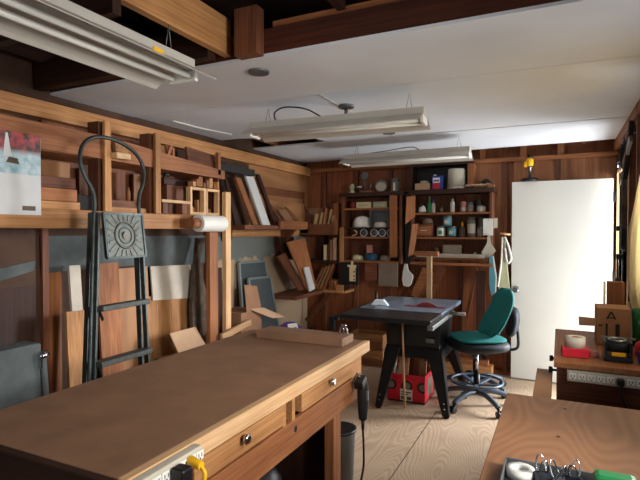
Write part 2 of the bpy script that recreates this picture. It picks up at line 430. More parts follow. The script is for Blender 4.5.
# ------------------------------------------------------------------ ceiling fixtures
def shop_light(label, loc, rz, half=.60, drop=.10, wires=True):
    t = thing('shop_light', label, 'light', loc, local=True, rz=rz, group='hanging tube lights')
    # length along local X, z=0 at flange lip
    part('housing', box(-half, half, -.055, .055, .045, .10), 'lampwhite', t, .004)
    r = MB()
    r.sheet([(-.165, .0), (-.150, .012), (-.075, .052), (-.055, .055)], 'X', -half, half)
    r.sheet([(.055, .055), (.075, .052), (.150, .012), (.165, .0)], 'X', -half, half)
    part('reflector', r, 'lampwhite', t)
    for s in (-1, 1):
        part('tube', MB().cyl((-half+.03, s*.045, .022), (half-.03, s*.045, .022), .0125, n=12), 'tubeglass', t)
        e = MB().box(-half if s < 0 else half-.02, -half+.02 if s < 0 else half, -.07, .07, .004, .05)
        part('socket', e, 'white', t, .003)
    if wires:
        for x in (-half+.12, half-.10):
            part('hanger', MB().tube([(x-.02, 0, .10), (x, 0, .10+drop), (x+.02, 0, .10)], .0022, n=6), 'greymetal', t)
    return t
L2 = shop_light('tube light hanging in the middle of the white ceiling with a black cord on top', (-1.34, 2.99, 2.165), R(3), drop=.1)
part('cord', MB().tube(curve([(-.42, 0, .10), (-.44, .02, .17), (-.36, .02, .20), (-.2, .0, .17), (-.08, 0, .105)]), .005), 'black', L2)
L3 = shop_light('tube light nearest the back wall above the wall cabinets', (-1.32, 4.58, 2.165), R(0), drop=.1)
part('cord', MB().tube(curve([(-.45, 0, .10), (-.2, .02, .12), (.05, .02, .14), (.15, .0, .102)]), .004), 'greymetal', L3)
L1 = shop_light('large near tube light at the upper left under the open joists', (-1.46, 1.10, 2.15), R(90), drop=.12)
part('sticker', box(.26, .31, -.15, -.146, .012, .03), 'yellow', L1)
for n_, (x, y), l in (('a', (-1.45, 2.27), 'round dark cover plate on the ceiling at the near white sheet'), ('b', (-1.32, 3.16), 'round dark cover plate on the ceiling above the middle tube light'),
                ('c', (-1.335, 4.15), 'small round dark cover plate on the ceiling before the rear tube light')):
    mb = MB().lathe([(.055, -.012), (.055, .006)], (x, y, ZC), 24)
    if n_ == 'b': mb.cyl((x, y, ZC-.08), (x, y, ZC-.012), .012)
    one('cover_plate', mb, 'greymetal', l, 'cover plate')

# ------------------------------------------------------------------ workbench
W = thing('workbench', 'long wooden workbench with hardboard top and two front drawers', 'workbench', (-1.36, 1.78, 0))
part('top', box(-1.75, -.995, .90, 2.655, .845, .90), 'hardboard', W, .004)
part('edge_band', box(-.995, -.965, .90, 2.66, .842, .901), 'pale_Y', W, .003)
part('end_band', box(-1.75, -.995, .875, .90, .80, .899), 'darkwood_X', W, .003)
part('apron', box(-1.0, -.975, .93, 2.56, .62, .745), 'fir_Y', W, .003)
part('apron', box(-1.70, -1.0, .93, .955, .62, .80), 'darkwood_X', W, .003)
for q in ((.93, 1.16), (1.70, 1.725), (1.775, 1.80), (2.42, 2.56)): part('drawer_divider', box(-1.02, -.978, q[0], q[1], .745, .842), 'pine_Y', W)
part('knot_hole', MB().cyl((-.976, 1.80, .705), (-.9745, 1.80, .705), .014, n=14), 'black', W, label='dark round hole in the front rail')
for (y0, y1, yk) in ((1.165, 1.695, 1.41), (1.85, 2.415, 2.125)):
    d = part('drawer', box(-1.3, -.972, y0, y1, .757, .835), 'pine_Y', W, .003)
    k = MB().lathe([(.007, 0), (.007, .012), (.017, .016), (.019, .024), (.012, .030)], (-.972, yk, .815), 16, 'X')
    part('knob', k, 'chrome', d, label='round chrome knob')
for (x, y) in ((-1.06, 2.19), (-1.06, 1.02), (-1.68, 2.19), (-1.68, 1.02)):
    part('leg', box(x+.032, x+.082, y, y+.09, 0, .742), 'fir_Z', W, .004)
part('shelf', box(-1.66, -1.02, 1.0, 2.3, .16, .18), 'darkwood_Y', W)
part('end_panel', box(-1.66, -1.0, 2.285, 2.30, .0, .742), 'darkwood_Z', W)
part('back_panel', box(-1.70, -1.68, .95, 2.3, .18, .62), 'darkwood_Y', W)
# power strip on the bench edge
def strip(label, c0, c1, n, used, depth=.03):
    t = thing('power_strip', label, 'power strip', c0, local=True)
    v = Vector(c1)-Vector(c0); L = v.length; t.rotation_euler = (0, 0, math.atan2(v.y, v.x))
    part('housing', box(0, L, -depth, 0, -.026, .026), 'beige', t, .004)
    for k in range(n):
        x = L*(k+.6)/n
        o = part('socket', box(x-.016, x+.016, -depth-.003, -depth, -.014, .014), 'white', t, .003)
        part('slot', MB().box(x-.008, x-.005, -depth-.0035, -depth, -.004, .007).box(x+.005, x+.008, -depth-.0035, -depth, -.004, .007).cyl((x, -depth-.0035, -.009), (x, -depth, -.009), .003), 'black', o)
    return t
strip('cream power strip on the near front edge of the long workbench', (-.964, .915, .872), (-.964, 1.155, .872), 7, ())
t = thing('extension_cord', 'yellow plug and cord in the workbench power strip', 'cord', (-.92, 1.085, .78))
part('plug', MB().cyl((-.931, 1.095, .878), (-.885, 1.09, .872), .014, .012), 'yellow', t, .002)
part('cord', MB().tube(curve([(-.888, 1.09, .873), (-.872, 1.088, .85), (-.885, 1.08, .80), (-.90, 1.07, .72), (-.90, 1.06, .60)]), .006), 'yellow', t)
t = thing('plug', 'black plug adaptor in the workbench power strip', 'plug', (-.92, 1.02, .83))
part('body', box(-.93, -.885, 1.015, 1.055, .848, .89), 'black', t, .006)
part('cord', MB().tube(curve([(-.89, 1.03, .85), (-.885, 1.02, .80), (-.9, 1.0, .72), (-.9, 1.0, .6)]), .005), 'black', t)
# boards lying on the far end of the bench
one('board', box(-1.58, -1.04, 2.44, 2.60, .901, .945), 'hardboard', 'brown board lying flat across the far end of the long workbench', 'board', bev=.003)
t = thing('clamp', 'small silver clamp on the board at the workbench end', 'clamp', (-1.07, 2.55, .945))
part('jaw', MB().tube(curve([(-1.10, 2.54, .95), (-1.09, 2.54, .985), (-1.06, 2.54, .985), (-1.05, 2.54, .95)]), .006), 'steel', t)
part('screw', MB().cyl((-1.075, 2.54, .951), (-1.075, 2.54, 1.0), .004).cyl((-1.092, 2.54, 1.0), (-1.058, 2.54, 1.0), .004), 'chrome', t)
# tool hanging at the bench corner
t = thing('power_tool', 'black handheld power tool hanging at the workbench corner by its cord', 'power tool', (-.93, 2.46, .42))
part('body', MB().lathe([(.012, .0), (.022, .01), (.026, .06), (.030, .13), (.031, .18), (.026, .20), (.020, .205)], (-.93, 2.46, .52), 18), 'blackmatte', t)
part('head', MB().rbox((-.935, 2.435, .73), (.05, .075, .045), (R(20), 0, 0)), 'black', t, .008)
part('trigger', MB().rbox((-.90, 2.445, .66), (.015, .02, .05)), 'greymetal', t, .004)
part('cord_guard', MB().cyl((-.93, 2.46, .525), (-.93, 2.46, .47), .011, .007), 'black', t)
part('cord', MB().tube(curve([(-.93, 2.46, .475), (-.925, 2.46, .36), (-.93, 2.46, .25), (-.95, 2.40, .12), (-1.0, 2.38, .15), (-1.08, 2.42, .22), (-1.14, 2.40, .19)]), .006), 'black', t)
part('hanger', MB().tube([(-.935, 2.44, .75), (-.955, 2.44, .775), (-.978, 2.45, .73)], .004), 'greymetal', t)
# bin and things below the bench
t = thing('waste_bin', 'grey round waste bin standing behind the workbench leg', 'bin', (-1.21, 2.80, 0))
part('body', MB().lathe([(.085, 0), (.095, .30), (.10, .305), (.10, .31), (.09, .31), (.088, .30), (.07, .012), (.0, .012)], (-1.21, 2.80, 0), 28), 'greymetal', t)
part('rim', MB().lathe([(.093, .295), (.104, .30), (.104, .315), (.092, .315)], (-1.21, 2.80, 0), 28), 'black', t)
t = thing('shop_vacuum', 'dark machine with a hose on the shelf under the workbench', 'machine', (-1.25, 1.85, .181))
part('drum', MB().lathe([(.13, 0), (.15, .02), (.15, .20), (.14, .21)], (-1.25, 1.85, .181), 24), 'blackmatte', t)
part('lid', MB().lathe([(.155, .21), (.155, .235), (.12, .29), (.05, .31)], (-1.25, 1.85, .181), 24), 'black', t)
part('hose', MB().tube(curve([(-1.12, 1.83, .30), (-1.05, 1.9, .36), (-1.06, 2.02, .30), (-1.12, 2.08, .22), (-1.25, 2.12, .215)]), .02), 'black', t)
one('tool_case', box(-1.45, -1.10, 1.15, 1.55, .181, .42), 'blackmatte', 'dark tool case on the shelf under the near half of the workbench', 'case', bev=.015)

# ------------------------------------------------------------------ left wall shelving
SF = -2.55
sh = thing('wall_shelf', 'two level open wooden shelf along the left wall', 'shelf', (-2.7, 2.4, 1.5))
part('upper_board', box(-2.87, SF-.025, .9, 3.44, 1.965, 1.985), 'fir_Y', sh)
part('fascia', MB().prism([(.9, 1.975), (3.46, 1.955), (3.46, 2.025), (2.3, 2.108), (.9, 2.118)], 'X', SF-.025, SF), 'fir_Y', sh, .002)
part('lower_board', box(-2.87, SF-.03, .9, 3.36, 1.615, 1.645), 'pine_Y', sh)
part('ledge', box(SF-.03, SF+.01, .9, 3.36, 1.535, 1.640), 'pine_Y', sh, .004)
for y in (1.55, 2.20, 2.63):
    part('upright', box(SF-.12, SF-.026, y, y+.045, 1.645, 2.20), 'redwood_Z', sh, .002)
    if y > 2: part('upright_face', box(SF, SF+.022, y+.008, y+.058, 1.641, 2.20), 'pine_Z', sh, .002)
part('end_panel', box(-2.86, SF-.03, 3.40, 3.42, 1.645, 1.965), 'redwood_Z', sh)
part('cleat', box(-2.87, -2.85, .9, 3.36, 1.64, 1.70), 'fir_Y', sh)
# block with drilled holes hung on the fascia
t = thing('drill_block', 'small pine block of drilled holes on the upper shelf front by the ladder hoop', 'block', (-2.52, 2.30, 2.0))
part('block', MB().slab([(SF+.0, 2.27, 2.02), (SF+.0, 2.375, 2.0), (SF+.0, 2.375, 2.075), (SF+.0, 2.27, 2.10)], .045), 'pine_Y', t, .003)
part('lip', box(SF, SF+.065, 2.262, 2.375, 1.975, 2.012), 'pale_Y', t, .003)
for y in (2.285, 2.32, 2.355):
    part('hole', MB().cyl((SF+.044, y, 2.05), (SF+.0465, y, 2.05), .005, n=10), 'black', t)
# calendar
t = thing('calendar', 'wall calendar with red blossom and teal water picture over white page', 'calendar', (-2.52, 1.62, 1.60))
part('page', box(SF+.012, SF+.016, 1.40, 1.79, 1.605, 2.02), 'paper', t)
o_ = OFF; OFF = Vector((SF, 1.6, 1.815))
pc = box(SF+.016, SF+.018, 1.40, 1.788, 1.815, 2.03); q = part('picture', pc, 'calendarpicture', t)
q.location = OFF-o_; OFF = o_
part('fountain', MB().slab([(SF+.0185, 1.585, 1.90), (SF+.0185, 1.63, 1.90), (SF+.0185, 1.61, 2.02), (SF+.0185, 1.60, 2.02)], .001), 'paper', t, label='white water jet')
part('rock', MB().slab([(SF+.0185, 1.60, 1.87), (SF+.0185, 1.67, 1.865), (SF+.0185, 1.66, 1.895), (SF+.0185, 1.615, 1.90)], .001), 'bark', t, label='dark rocks by the water')
part('printed_bar', box(SF+.016, SF+.0175, 1.685, 1.757, 1.628, 1.652), 'bark', t, label='grey printed bar at the foot of the page')
# boards stacked on the lower shelf beside the calendar
for k, (y0, y1, z0, z1, mt, l) in enumerate((
    (1.80, 2.08, 1.646, 1.69, 'pine_Y', 'bottom pine board of the stack between calendar and ladder'),
    (1.78, 2.06, 1.691, 1.765, 'fir_Y', 'middle thick board of the stack between calendar and ladder'),
    (1.76, 2.05, 1.766, 1.83, 'redwood_Y', 'top dark board of the stack between calendar and ladder'))):
    one('board', box(-2.78, SF-.04, y0, y1, z0, z1), mt, l, 'board', bev=.003)
one('board', MB().slab([(-2.82, 1.85, 1.832), (-2.75, 1.85, 1.832), (-2.75, 1.90, 1.95), (-2.82, 1.90, 1.95)], .03), 'pine_Z', 'upright pine scrap standing on the stack beside the calendar', 'board')
one('board', box(-2.84, -2.82, 1.92, 2.19, 1.646, 1.95), 'ply_Z', 'plywood sheet standing behind the ladder hoop on the shelf', 'board')
one('board', box(-2.84, -2.82, 2.26, 2.60, 1.646, 1.93), 'redwood_Z', 'dark sheet standing behind the right half of the ladder hoop', 'board')
one('tool_box', box(-2.72, -2.60, 2.07, 2.18, 1.646, 1.74), 'blackmatte', 'small black box on the shelf behind the ladder rail', 'box', bev=.006)
one('board', box(-2.75, -2.59, 2.26, 2.61, 1.646, 1.675), 'pine_Y', 'pine board lying on the shelf right of the ladder rail', 'board')
one('board', box(-2.72, -2.60, 2.27, 2.52, 1.676, 1.72), 'redwood_Y', 'reddish block resting on the pine board behind the ladder', 'board')
one('bottle', MB().lathe([(.014,0),(.014,.06),(.007,.075),(.007,.09)], (-2.60, 2.46, 1.721), 12), 'fir_Z', 'small wooden handle upright on the shelf right of the ladder', 'tool')
# right bay: plywood back, little frames and sticks
one('board', box(-2.84, -2.82, 2.72, 2.93, 1.646, 1.94), 'ply_Z', 'tan plywood sheet standing in the shelf bay left of the small frames', 'board')
one('board', MB().box(-2.60, -2.53, 2.70, 3.00, 1.725, 1.745), 'pale_Y', 'pale slat propped on small blocks left of the small frames', 'board')
for y, l in ((2.72, 'small dark block under the left end of the pale slat'), (2.92, 'small dark block under the right end of the pale slat')):
    one('block', box(-2.60, -2.54, y, y+.05, 1.646, 1.724), 'redwood_Z', l, 'block')
def small_frame(y0, y1, label):
    t = thing('open_box', label, 'box', (-2.58, (y0+y1)/2, 1.646))
    z0, z1 = 1.646, 1.862
    part('stile', box(-2.60, -2.555, y0, y0+.022, z0, z1), 'pale_Z', t, .002)
    part('stile', box(-2.60, -2.555, y1-.022, y1, z0, z1), 'pale_Z', t, .002)
    part('top_rail', box(-2.60, -2.555, y0+.022, y1-.022, z1-.022, z1), 'pale_Y', t, .002)
    part('bottom_rail', box(-2.60, -2.555, y0+.022, y1-.022, z0, z0+.022), 'pale_Y', t, .002)
small_frame(3.03, 3.215, 'left of two little open pine frames on the shelf above the paper roll')
small_frame(3.22, 3.395, 'right of two little open pine frames on the shelf above the paper roll')
g = 'wood scraps inside the little frames'
for k in range(9):
    y = 3.065+k*.038 + (.012 if k > 3 else 0); hgt = random.uniform(.05, .13)
    one('wood_scrap', MB().rbox((-2.64-random.random()*.03, y, 1.646+hgt/2), (.03, .022, hgt), (0, 0, random.uniform(-.3, .3))), random.choice(['pine_Z', 'fir_Z', 'pale_Z']), 'short upright wood scrap inside the little pine frames', 'wood scrap', g)
g = 'wood scraps piled on the little frames'
for k in range(8):
    y = 3.07+k*.042
    one('wood_scrap', MB().rbox((-2.575, y, 1.862+.022+.012*(k % 3)), (.05, .035, .036+.02*(k % 3)), (0, 0, random.uniform(-.5, .5))), random.choice(['pine_Z', 'redwood_Z', 'fir_Y']), 'wood scrap piled on top of the little pine frames', 'wood scrap', g)
t = thing('hand_plane', 'dark wooden hand plane on the shelf behind the little frames', 'plane', (-2.70, 3.0, 1.646))
part('body', box(-2.74, -2.66, 2.86, 3.12, 1.87, 1.92), 'darkwood_Y', t, .006)
part('stand', box(-2.73, -2.67, 2.9, 3.08, 1.646, 1.87), 'redwood_Z', t)
part('handle', MB().tube(curve([(-2.70, 2.90, 1.92), (-2.70, 2.92, 1.95), (-2.70, 2.95, 1.945)]), .012), 'black', t)
# things on the upper shelf
one('board', MB().slab([(-2.60, 3.05, 1.986), (-2.60, 3.40, 1.986), (-2.63, 3.40, 2.15), (-2.63, 3.05, 2.17)], .02), 'redwood_Y', 'reddish board standing on the upper shelf near the ceiling', 'board')
one('post', box(-2.58, -2.55, 3.37, 3.405, 1.986, 2.17), 'fir_Z', 'short upright stick at the right end of the upper shelf', 'post')
g = 'sticks on the upper shelf'
for (y, ln, tl) in ((2.80, .16, .05), (2.845, .17, -.02), (2.885, .15, .0)):
    one('stick', MB().beam((-2.60, y, 2.005), (-2.60+tl*.3, y+tl, 1.987+ln), .022, .022, (1, 0, 0)), 'fir_Z', 'pale upright stick on the upper shelf under the ceiling', 'stick', g)
one('board', MB().slab([(-2.66, 2.70, 1.986), (-2.66, 2.98, 1.986), (-2.72, 2.98, 2.15), (-2.72, 2.70, 2.17)], .018), 'ply_Y', 'tan sheet leaning on the wall above the upper shelf', 'board')
g = 'short dowels lying on the upper shelf'
for (y, a) in ((2.95, .5), (3.06, -.6), (3.16, .7), (3.26, -.3)):
    one('dowel', MB().cyl((-2.595, y-.05, 2.002), (-2.575, y+.05, 2.002+abs(a)*.05), .010, n=10), 'pale_Y', 'short pale dowel lying on the upper shelf front', 'dowel', g)
one('rail_bar', box(-2.62, -2.57, 3.43, 3.95, 2.03, 2.09), 'blackmatte', 'black bar running from the upper shelf to the leaning boards', 'bar')
one('board', box(-2.86, -2.83, 2.1, 2.9, 2.03, 2.13), 'darkwood_Y', 'dark board standing in the gap above the upper shelf front', 'board')
one('board', box(-2.70, -2.60, 2.72, 3.30, 1.986, 2.004), 'fir_Y', 'thin brown board lying on the upper shelf under the pale sticks', 'board')
# paper roll on ledge
t = thing('paper_roll', 'white paper roll on a wooden core mounted on the shelf ledge', 'paper roll', (-2.46, 3.1, 1.50))
part('roll', MB().cyl((-2.45, 2.985, 1.578), (-2.45, 3.285, 1.578), .064, n=28), 'white', t, .003)
part('core', MB().cyl((-2.45, 2.90, 1.578), (-2.45, 2.985, 1.578), .038, n=20), 'fir_Y', t)
part('bracket', box(-2.54, -2.45, 2.89, 2.91, 1.545, 1.61), 'fir_Z', t)
# posts in front
one('post', box(-2.53, -2.49, 3.18, 3.285, 0, 1.512), 'fir_Z', 'thick reddish wooden post under the paper roll', 'post', bev=.003)
t = thing('post', 'pale slender wooden post right of the paper roll', 'post', (-2.5, 3.44, 0))
part('shaft', box(-2.54, -2.50, 3.405, 3.475, 0, 1.845), 'pale_Z', t, .003)
part('cross_arm', MB().beam((-2.46, 3.28, .66), (-2.46, 3.70, .72), .028, .055), 'pale_Y', t, .003)
one('wheel', MB().lathe([(.055, 0), (.058, .01), (.058, .03), (.055, .04)], (-2.58, 3.49, 1.47), 20, 'X'), 'black', 'black round wheel hanging behind the pale post', 'wheel')
# live-edge slab and lower left boards
slab = [(-2.74, 3.27, 0), (-2.74, 3.43, 0), (-2.76, 3.42, .55), (-2.77, 3.46, .95), (-2.78, 3.37, 1.25), (-2.79, 3.46, 1.46), (-2.79, 3.36, 1.46), (-2.78, 3.31, 1.2), (-2.77, 3.26, .9)]
one('live_edge_slab', MB().slab(slab, .035), 'bark', 'grey live edge slab leaning on the wall left of the post', 'slab')
one('dark_plank', MB().box(-2.70, -2.66, 3.50, 3.56, 0, 1.2), 'darkwood_Z', 'dark narrow plank standing between the two posts', 'plank')
one('board', MB().slab([(-2.80, 2.86, 0), (-2.80, 3.38, 0), (-2.845, 3.38, 1.0), (-2.845, 2.86, 1.02)], .014), 'pine_Z', 'yellow plywood sheet under the white panel at the left wall', 'board')
one('white_panel', MB().slab([(-2.825, 2.90, .985), (-2.825, 3.36, .95), (-2.85, 3.36, 1.232), (-2.85, 2.90, 1.247)], .012), 'offwhite', 'cream white panel standing on the yellow sheet at the left wall', 'panel')
one('board', MB().slab([(-2.78, 2.50, 0), (-2.78, 2.86, 0), (-2.845, 2.86, 1.25), (-2.845, 2.50, 1.25)], .014), 'ply_Z', 'tall tan plywood sheet leaning behind the ladder', 'board')
one('board', MB().slab([(-2.72, 2.36, 0), (-2.72, 2.54, 0), (-2.80, 2.54, 1.30), (-2.80, 2.36, 1.30)], .018), 'fir_Z', 'reddish plank leaning between the ladder rails', 'board')
one('board', MB().slab([(-2.70, 2.16, 0), (-2.70, 2.23, 0), (-2.80, 2.23, 1.30), (-2.80, 2.15, 1.30)], .018), 'offwhite', 'narrow cream plank left of the ladder', 'board')
one('board', MB().slab([(-2.62, 2.03, 0), (-2.62, 2.21, 0), (-2.70, 2.21, 1.02), (-2.70, 2.05, 1.03)], .02), 'pine_Z', 'pine board leaning at the foot of the ladder left rail', 'board')
t = thing('cardboard_box', 'open tan cardboard box behind the workbench under the white panel', 'box', (-2.62, 3.0, .36))
part('carton', MB().box(-2.74, -2.5, 2.86, 3.18, 0, .56), 'cardboard', t)
part('flap', MB().slab([(-2.5, 2.86, .56), (-2.5, 3.18, .56), (-2.60, 3.13, .76), (-2.60, 2.84, .76)], .006), 'cardpale', t)
one('tool_case', MB().box(-2.42, -2.30, 1.30, 1.62, 0, .97), 'felt', 'dark grey metal case at the far left behind the workbench', 'case', bev=.01)
t = thing('pipe_clamp', 'blue grey pipe clamp standing by the dark case at the far left', 'clamp', (-2.28, 1.64, 0))
part('pipe', MB().cyl((-2.25, 1.66, 0), (-2.29, 1.62, .90), .014), 'felt', t)
part('head', MB().cyl((-2.29, 1.60, .90), (-2.29, 1.645, .915), .017).box(-2.30, -2.28, 1.60, 1.62, .85, .93), 'chrome', t)
one('tool_case', box(-2.5, -2.38, 2.42, 2.66, 0, .60), 'blackmatte', 'black tool case on the floor behind the ladder', 'case', bev=.01)

# ------------------------------------------------------------------ ladder
Ld = thing('step_ladder', 'dark metal step ladder with hoop handle and sun pattern platform leaning on the shelf', 'ladder', (-2.1, 2.05, 0))
def LX(z): return -2.08-.20*z/1.6        # lean
def LYl(z): return 1.785+.145*(z-.7)
def LYr(z): return 2.185+.065*(z-.7)
hoop = [(LX(0), LYl(0)-.01, 0), (LX(.7), LYl(.7), .7), (LX(1.5), LYl(1.5), 1.5), (LX(1.68), 1.925, 1.71), (LX(1.8), 1.885, 1.81), (LX(1.9), 1.862, 1.90), (LX(2), 1.895, 1.99), (LX(2.05), 1.985, 2.045),
        (LX(2.05), 2.13, 2.045), (LX(2), 2.265, 1.99), (LX(1.9), 2.315, 1.90), (LX(1.8), 2.295, 1.81), (LX(1.7), 2.25, 1.71), (LX(1.5), LYr(1.5), 1.5), (LX(.7), LYr(.7), .7), (LX(0), LYr(0)+.01, 0)]
part('hoop_rail', MB().tube(curve(hoop, 8), .0115, 10), 'laddermetal', Ld)
for (f, nm) in ((LYl, 'l'), (LYr, 'r')):
    dy = .012 if nm == 'l' else -.012
    part('side_rail', MB().beam((LX(0)+.015, f(0)+dy, 0), (LX(1.62)+.015, f(1.62)+dy, 1.62), .014, .032, (1, 0, 0)), 'laddermetal', Ld, .003)
    part('rear_leg', MB().beam((LX(0)-.05, f(0)+dy*.5, 0), (LX(1.62)-.03, f(1.62)+dy*.5, 1.62), .014, .03, (1, 0, 0)), 'laddermetal', Ld)
    part('foot', MB().lathe([(.02, 0), (.02, .03), (.014, .035)], (LX(0), f(0)-.0, 0), 12), 'black', Ld)
for z in (1.11, .83, .55, .28):
    s = part('step', MB().rbox((LX(z)+.035, (LYl(z)+LYr(z))/2-.008, z), (.085, LYr(z)-LYl(z)-.035, .028), (0, R(-4), 0)), 'tread', Ld, .004)
    part('bracket', MB().beam((LX(z)+.01, LYl(z)+.04, z-.015), (LX(z)+.05, LYl(z)+.03, z-.06), .006, .02), 'laddermetal', s)
# platform tile with sun relief
zc, yc, hw = 1.495, 2.08, .138
x0 = LX(1.5)+.03
def TP(u, v, d=0): return (x0-.125*v+d, yc+u, zc+v)
pl = part('platform', MB().slab([TP(-hw, -.122), TP(hw, -.122), TP(hw, .122), TP(-hw, .122)], .014), 'suntile', Ld, .005)
sun = MB(); d0 = .018
sun.tube([TP(.072*math.cos(a), .072*math.sin(a), d0-.002) for a in [2*PI*i/32 for i in range(32)]], .006, 6, True)
sun.tube([TP(.045*math.cos(a), .045*math.sin(a), d0-.002) for a in [2*PI*i/28 for i in range(28)]], .004, 6, True)
sun.cyl(TP(0, 0, d0-.008), TP(0, 0, d0+.004), .022)
part('sun_disc', sun, 'suncopper', pl)
rays = MB()
for i in range(20):
    a = 2*PI*i/20; rr = min(hw-.012, .118)/max(abs(math.cos(a)), abs(math.sin(a))) if True else 0
    rr = min(rr, .15)
    rays.beam(TP(.085*math.cos(a), .085*math.sin(a), d0-.003), TP(rr*math.cos(a), rr*math.sin(a), d0-.003), .010, .007, (1, 0, 0))
part('sun_rays', rays, 'suncopper', pl)
fr = MB()
for a, b in (((-hw, -.122), (hw, -.122)), ((hw, -.122), (hw, .122)), ((hw, .122), (-hw, .122)), ((-hw, .122), (-hw, -.122))):
    fr.beam(TP(*a, .01), TP(*b, .01), .012, .02, (1, 0, 0))
part('platform_rim', fr, 'laddermetal', pl)

# ------------------------------------------------------------------ left wall, rear half: leaning boards and low clutter
bk = thing('wall_shelf', 'small shelf of leaning boards on the left wall beyond the posts', 'shelf', (-2.7, 4.5, 1.5))
part('board', box(-2.87, -2.58, 3.80, 5.02, 1.535, 1.575), 'redwood_Y', bk, .003)
part('lip', box(-2.58, -2.55, 4.40, 5.0, 1.54, 1.625), 'fir_Y', bk, .003, label='orange brown front lip')
part('bracket', MB().prism([(-2.87, 1.25), (-2.87, 1.535), (-2.6, 1.535)], 'Y', 4.80, 4.83), 'redwood_Z', bk)
zs = 1.576
def lean(y0, y1, top0, top1, x0, x1, z1a, z1b, t, mt, label, nm='board'):
    return one(nm, MB().slab([(x0, y0, zs), (x0, y1, zs), (x1, top1, z1b), (x1, top0, z1a)], t), mt, label, 'board')
lean(4.02, 4.10, 3.81, 3.90, -2.66, -2.72, 2.01, 2.01, .03, 'fir_Z', 'narrow brown board leaning left of the white edged board')
lean(4.20, 4.34, 3.96, 4.09, -2.66, -2.72, 2.09, 2.10, .02, 'paper', 'tall pale blue white board among the leaning boards')
lean(4.40, 4.46, 4.18, 4.24, -2.64, -2.72, 2.08, 2.08, .02, 'darkwood_Z', 'dark board leaning right of the tall white board')
lean(3.88, 4.0, 3.72, 3.80, -2.76, -2.80, 2.15, 2.15, .02, 'darkwood_Z', 'dark board leaning behind the narrow brown board')
lean(4.50, 4.56, 4.30, 4.36, -2.70, -2.80, 2.06, 2.06, .02, 'fir_Z', 'thin brown board leaning on the pale plywood lining')
lean(4.62, 5.50, 4.62, 5.50, -2.80, -2.84, 1.85, 1.85, .012, 'ply_Y', 'broad tan plywood sheet standing under the dark stripe')
lean(4.55, 4.61, 4.40, 4.46, -2.62, -2.76, 1.84, 1.84, .016, 'redwood_Z', 'short reddish board leaning before the broad plywood')
lean(4.66, 4.84, 4.62, 4.80, -2.62, -2.72, 1.74, 1.74, .014, 'cardboard', 'small tan card leaning on the shelf lip')
lean(4.90, 5.00, 4.80, 4.88, -2.62, -2.74, 1.78, 1.76, .016, 'fir_Z', 'small slanted offcut beside the tan card')
# low: screens, boxes
def screen(pts, label):
    P = [Vector(p) for p in pts]; base = (P[0]+P[1])/2
    t = thing('window_screen', label, 'screen', tuple(base), local=False)
    f = MB()
    for a, b in zip(P, P[1:]+P[:1]): f.beam(a, b, .022, .03, (1, 0, 0))
    part('frame', f, 'aluminium', t, .002)
    part('mesh_panel', MB().slab(P, .004), 'screenmesh', t)
screen([(-2.74, 4.06, 0), (-2.74, 4.68, 0), (-2.83, 4.53, 1.20), (-2.83, 4.06, 1.21)], 'larger grey window screen leaning on the left wall')
screen([(-2.66, 4.12, 0), (-2.66, 4.68, 0), (-2.76, 4.52, 1.04), (-2.76, 4.12, 1.05)], 'smaller grey window screen leaning in front of the larger one')
t = thing('cardboard_box', 'brown cardboard box with raised flaps behind the pale post', 'box', (-2.62, 3.83, 0))
part('carton', box(-2.76, -2.5, 3.62, 3.95, 0, .80), 'cardboard', t)
part('flap', MB().slab([(-2.5, 3.70, .80), (-2.5, 3.94, .80), (-2.58, 3.99, 1.0), (-2.58, 3.78, 1.03)], .006), 'cardboard', t)
part('flap', MB().slab([(-2.5, 3.74, .82), (-2.42, 4.02, .70), (-2.40, 4.22, .68), (-2.5, 3.98, .80)], .006), 'cardpale', t, label='pale lower flap')
one('board', MB().slab([(-2.78, 3.58, 0), (-2.78, 3.80, 0), (-2.84, 3.80, 1.06), (-2.84, 3.62, 1.07)], .02), 'redwood_Z', 'dark red board standing behind the brown cardboard box', 'board')
one('crate', box(-2.48, -2.30, 3.55, 3.86, 0, .62), 'darkred', 'dark red crate on the floor behind the far workbench corner', 'crate', bev=.006)
t = thing('shopping_bag', 'purple and white packet beside the pale flap of the cardboard box', 'packet', (-2.30, 4.13, .0))
part('bag', MB().lathe([(.10, 0), (.13, .2), (.14, .5), (.10, .62), (.05, .655)], (-2.30, 4.13, 0), 14), 'purple', t)
part('label_panel', MB().rbox((-2.235, 4.07, .63), (.01, .10, .06), (0, R(-20), R(-30))), 'white', t)
one('stick', MB().beam((-2.18, 4.30, 0), (-2.14, 4.28, .60), .05, .03, (1, 0, 0)), 'blackmatte', 'black strip with white dashes behind the board on the bench', 'strip')

# ------------------------------------------------------------------ back left corner: offcut shelves
cr = thing('corner_shelf', 'dark three tier corner shelf holding wood offcuts', 'shelf', (-2.55, 5.45, .8))
part('bin_front', box(-2.70, -2.345, 5.30, 5.325, 1.475, 1.60), 'redwood_X', cr, .003)
part('bin_post', box(-2.36, -2.315, 5.28, 5.33, 1.475, 1.66), 'fir_Z', cr, .002)
part('bin_floor', box(-2.86, -2.32, 5.325, 5.60, 1.475, 1.495), 'redwood_X', cr)
part('middle_board', box(-2.87, -2.30, 5.30, 5.60, 1.155, 1.175), 'darkwood_X', cr)
part('lower_board', box(-2.87, -2.22, 5.30, 5.60, .80, .83), 'pine_X', cr, .003)
part('lower_lip', box(-2.33, -2.24, 5.28, 5.30, .80, .90), 'pine_X', cr, .003)
part('side_board', box(-2.32, -2.295, 5.33, 5.60, .83, 1.475), 'darkwood_Z', cr)
part('divider', box(-2.60, -2.575, 5.45, 5.60, 1.175, 1.475), 'darkwood_Z', cr)
part('brace', MB().beam((-2.80, 5.45, .42), (-2.45, 5.45, .80), .03, .05), 'redwood_X', cr)
g = 'offcuts in the corner bin'
x = -2.66; k = 0
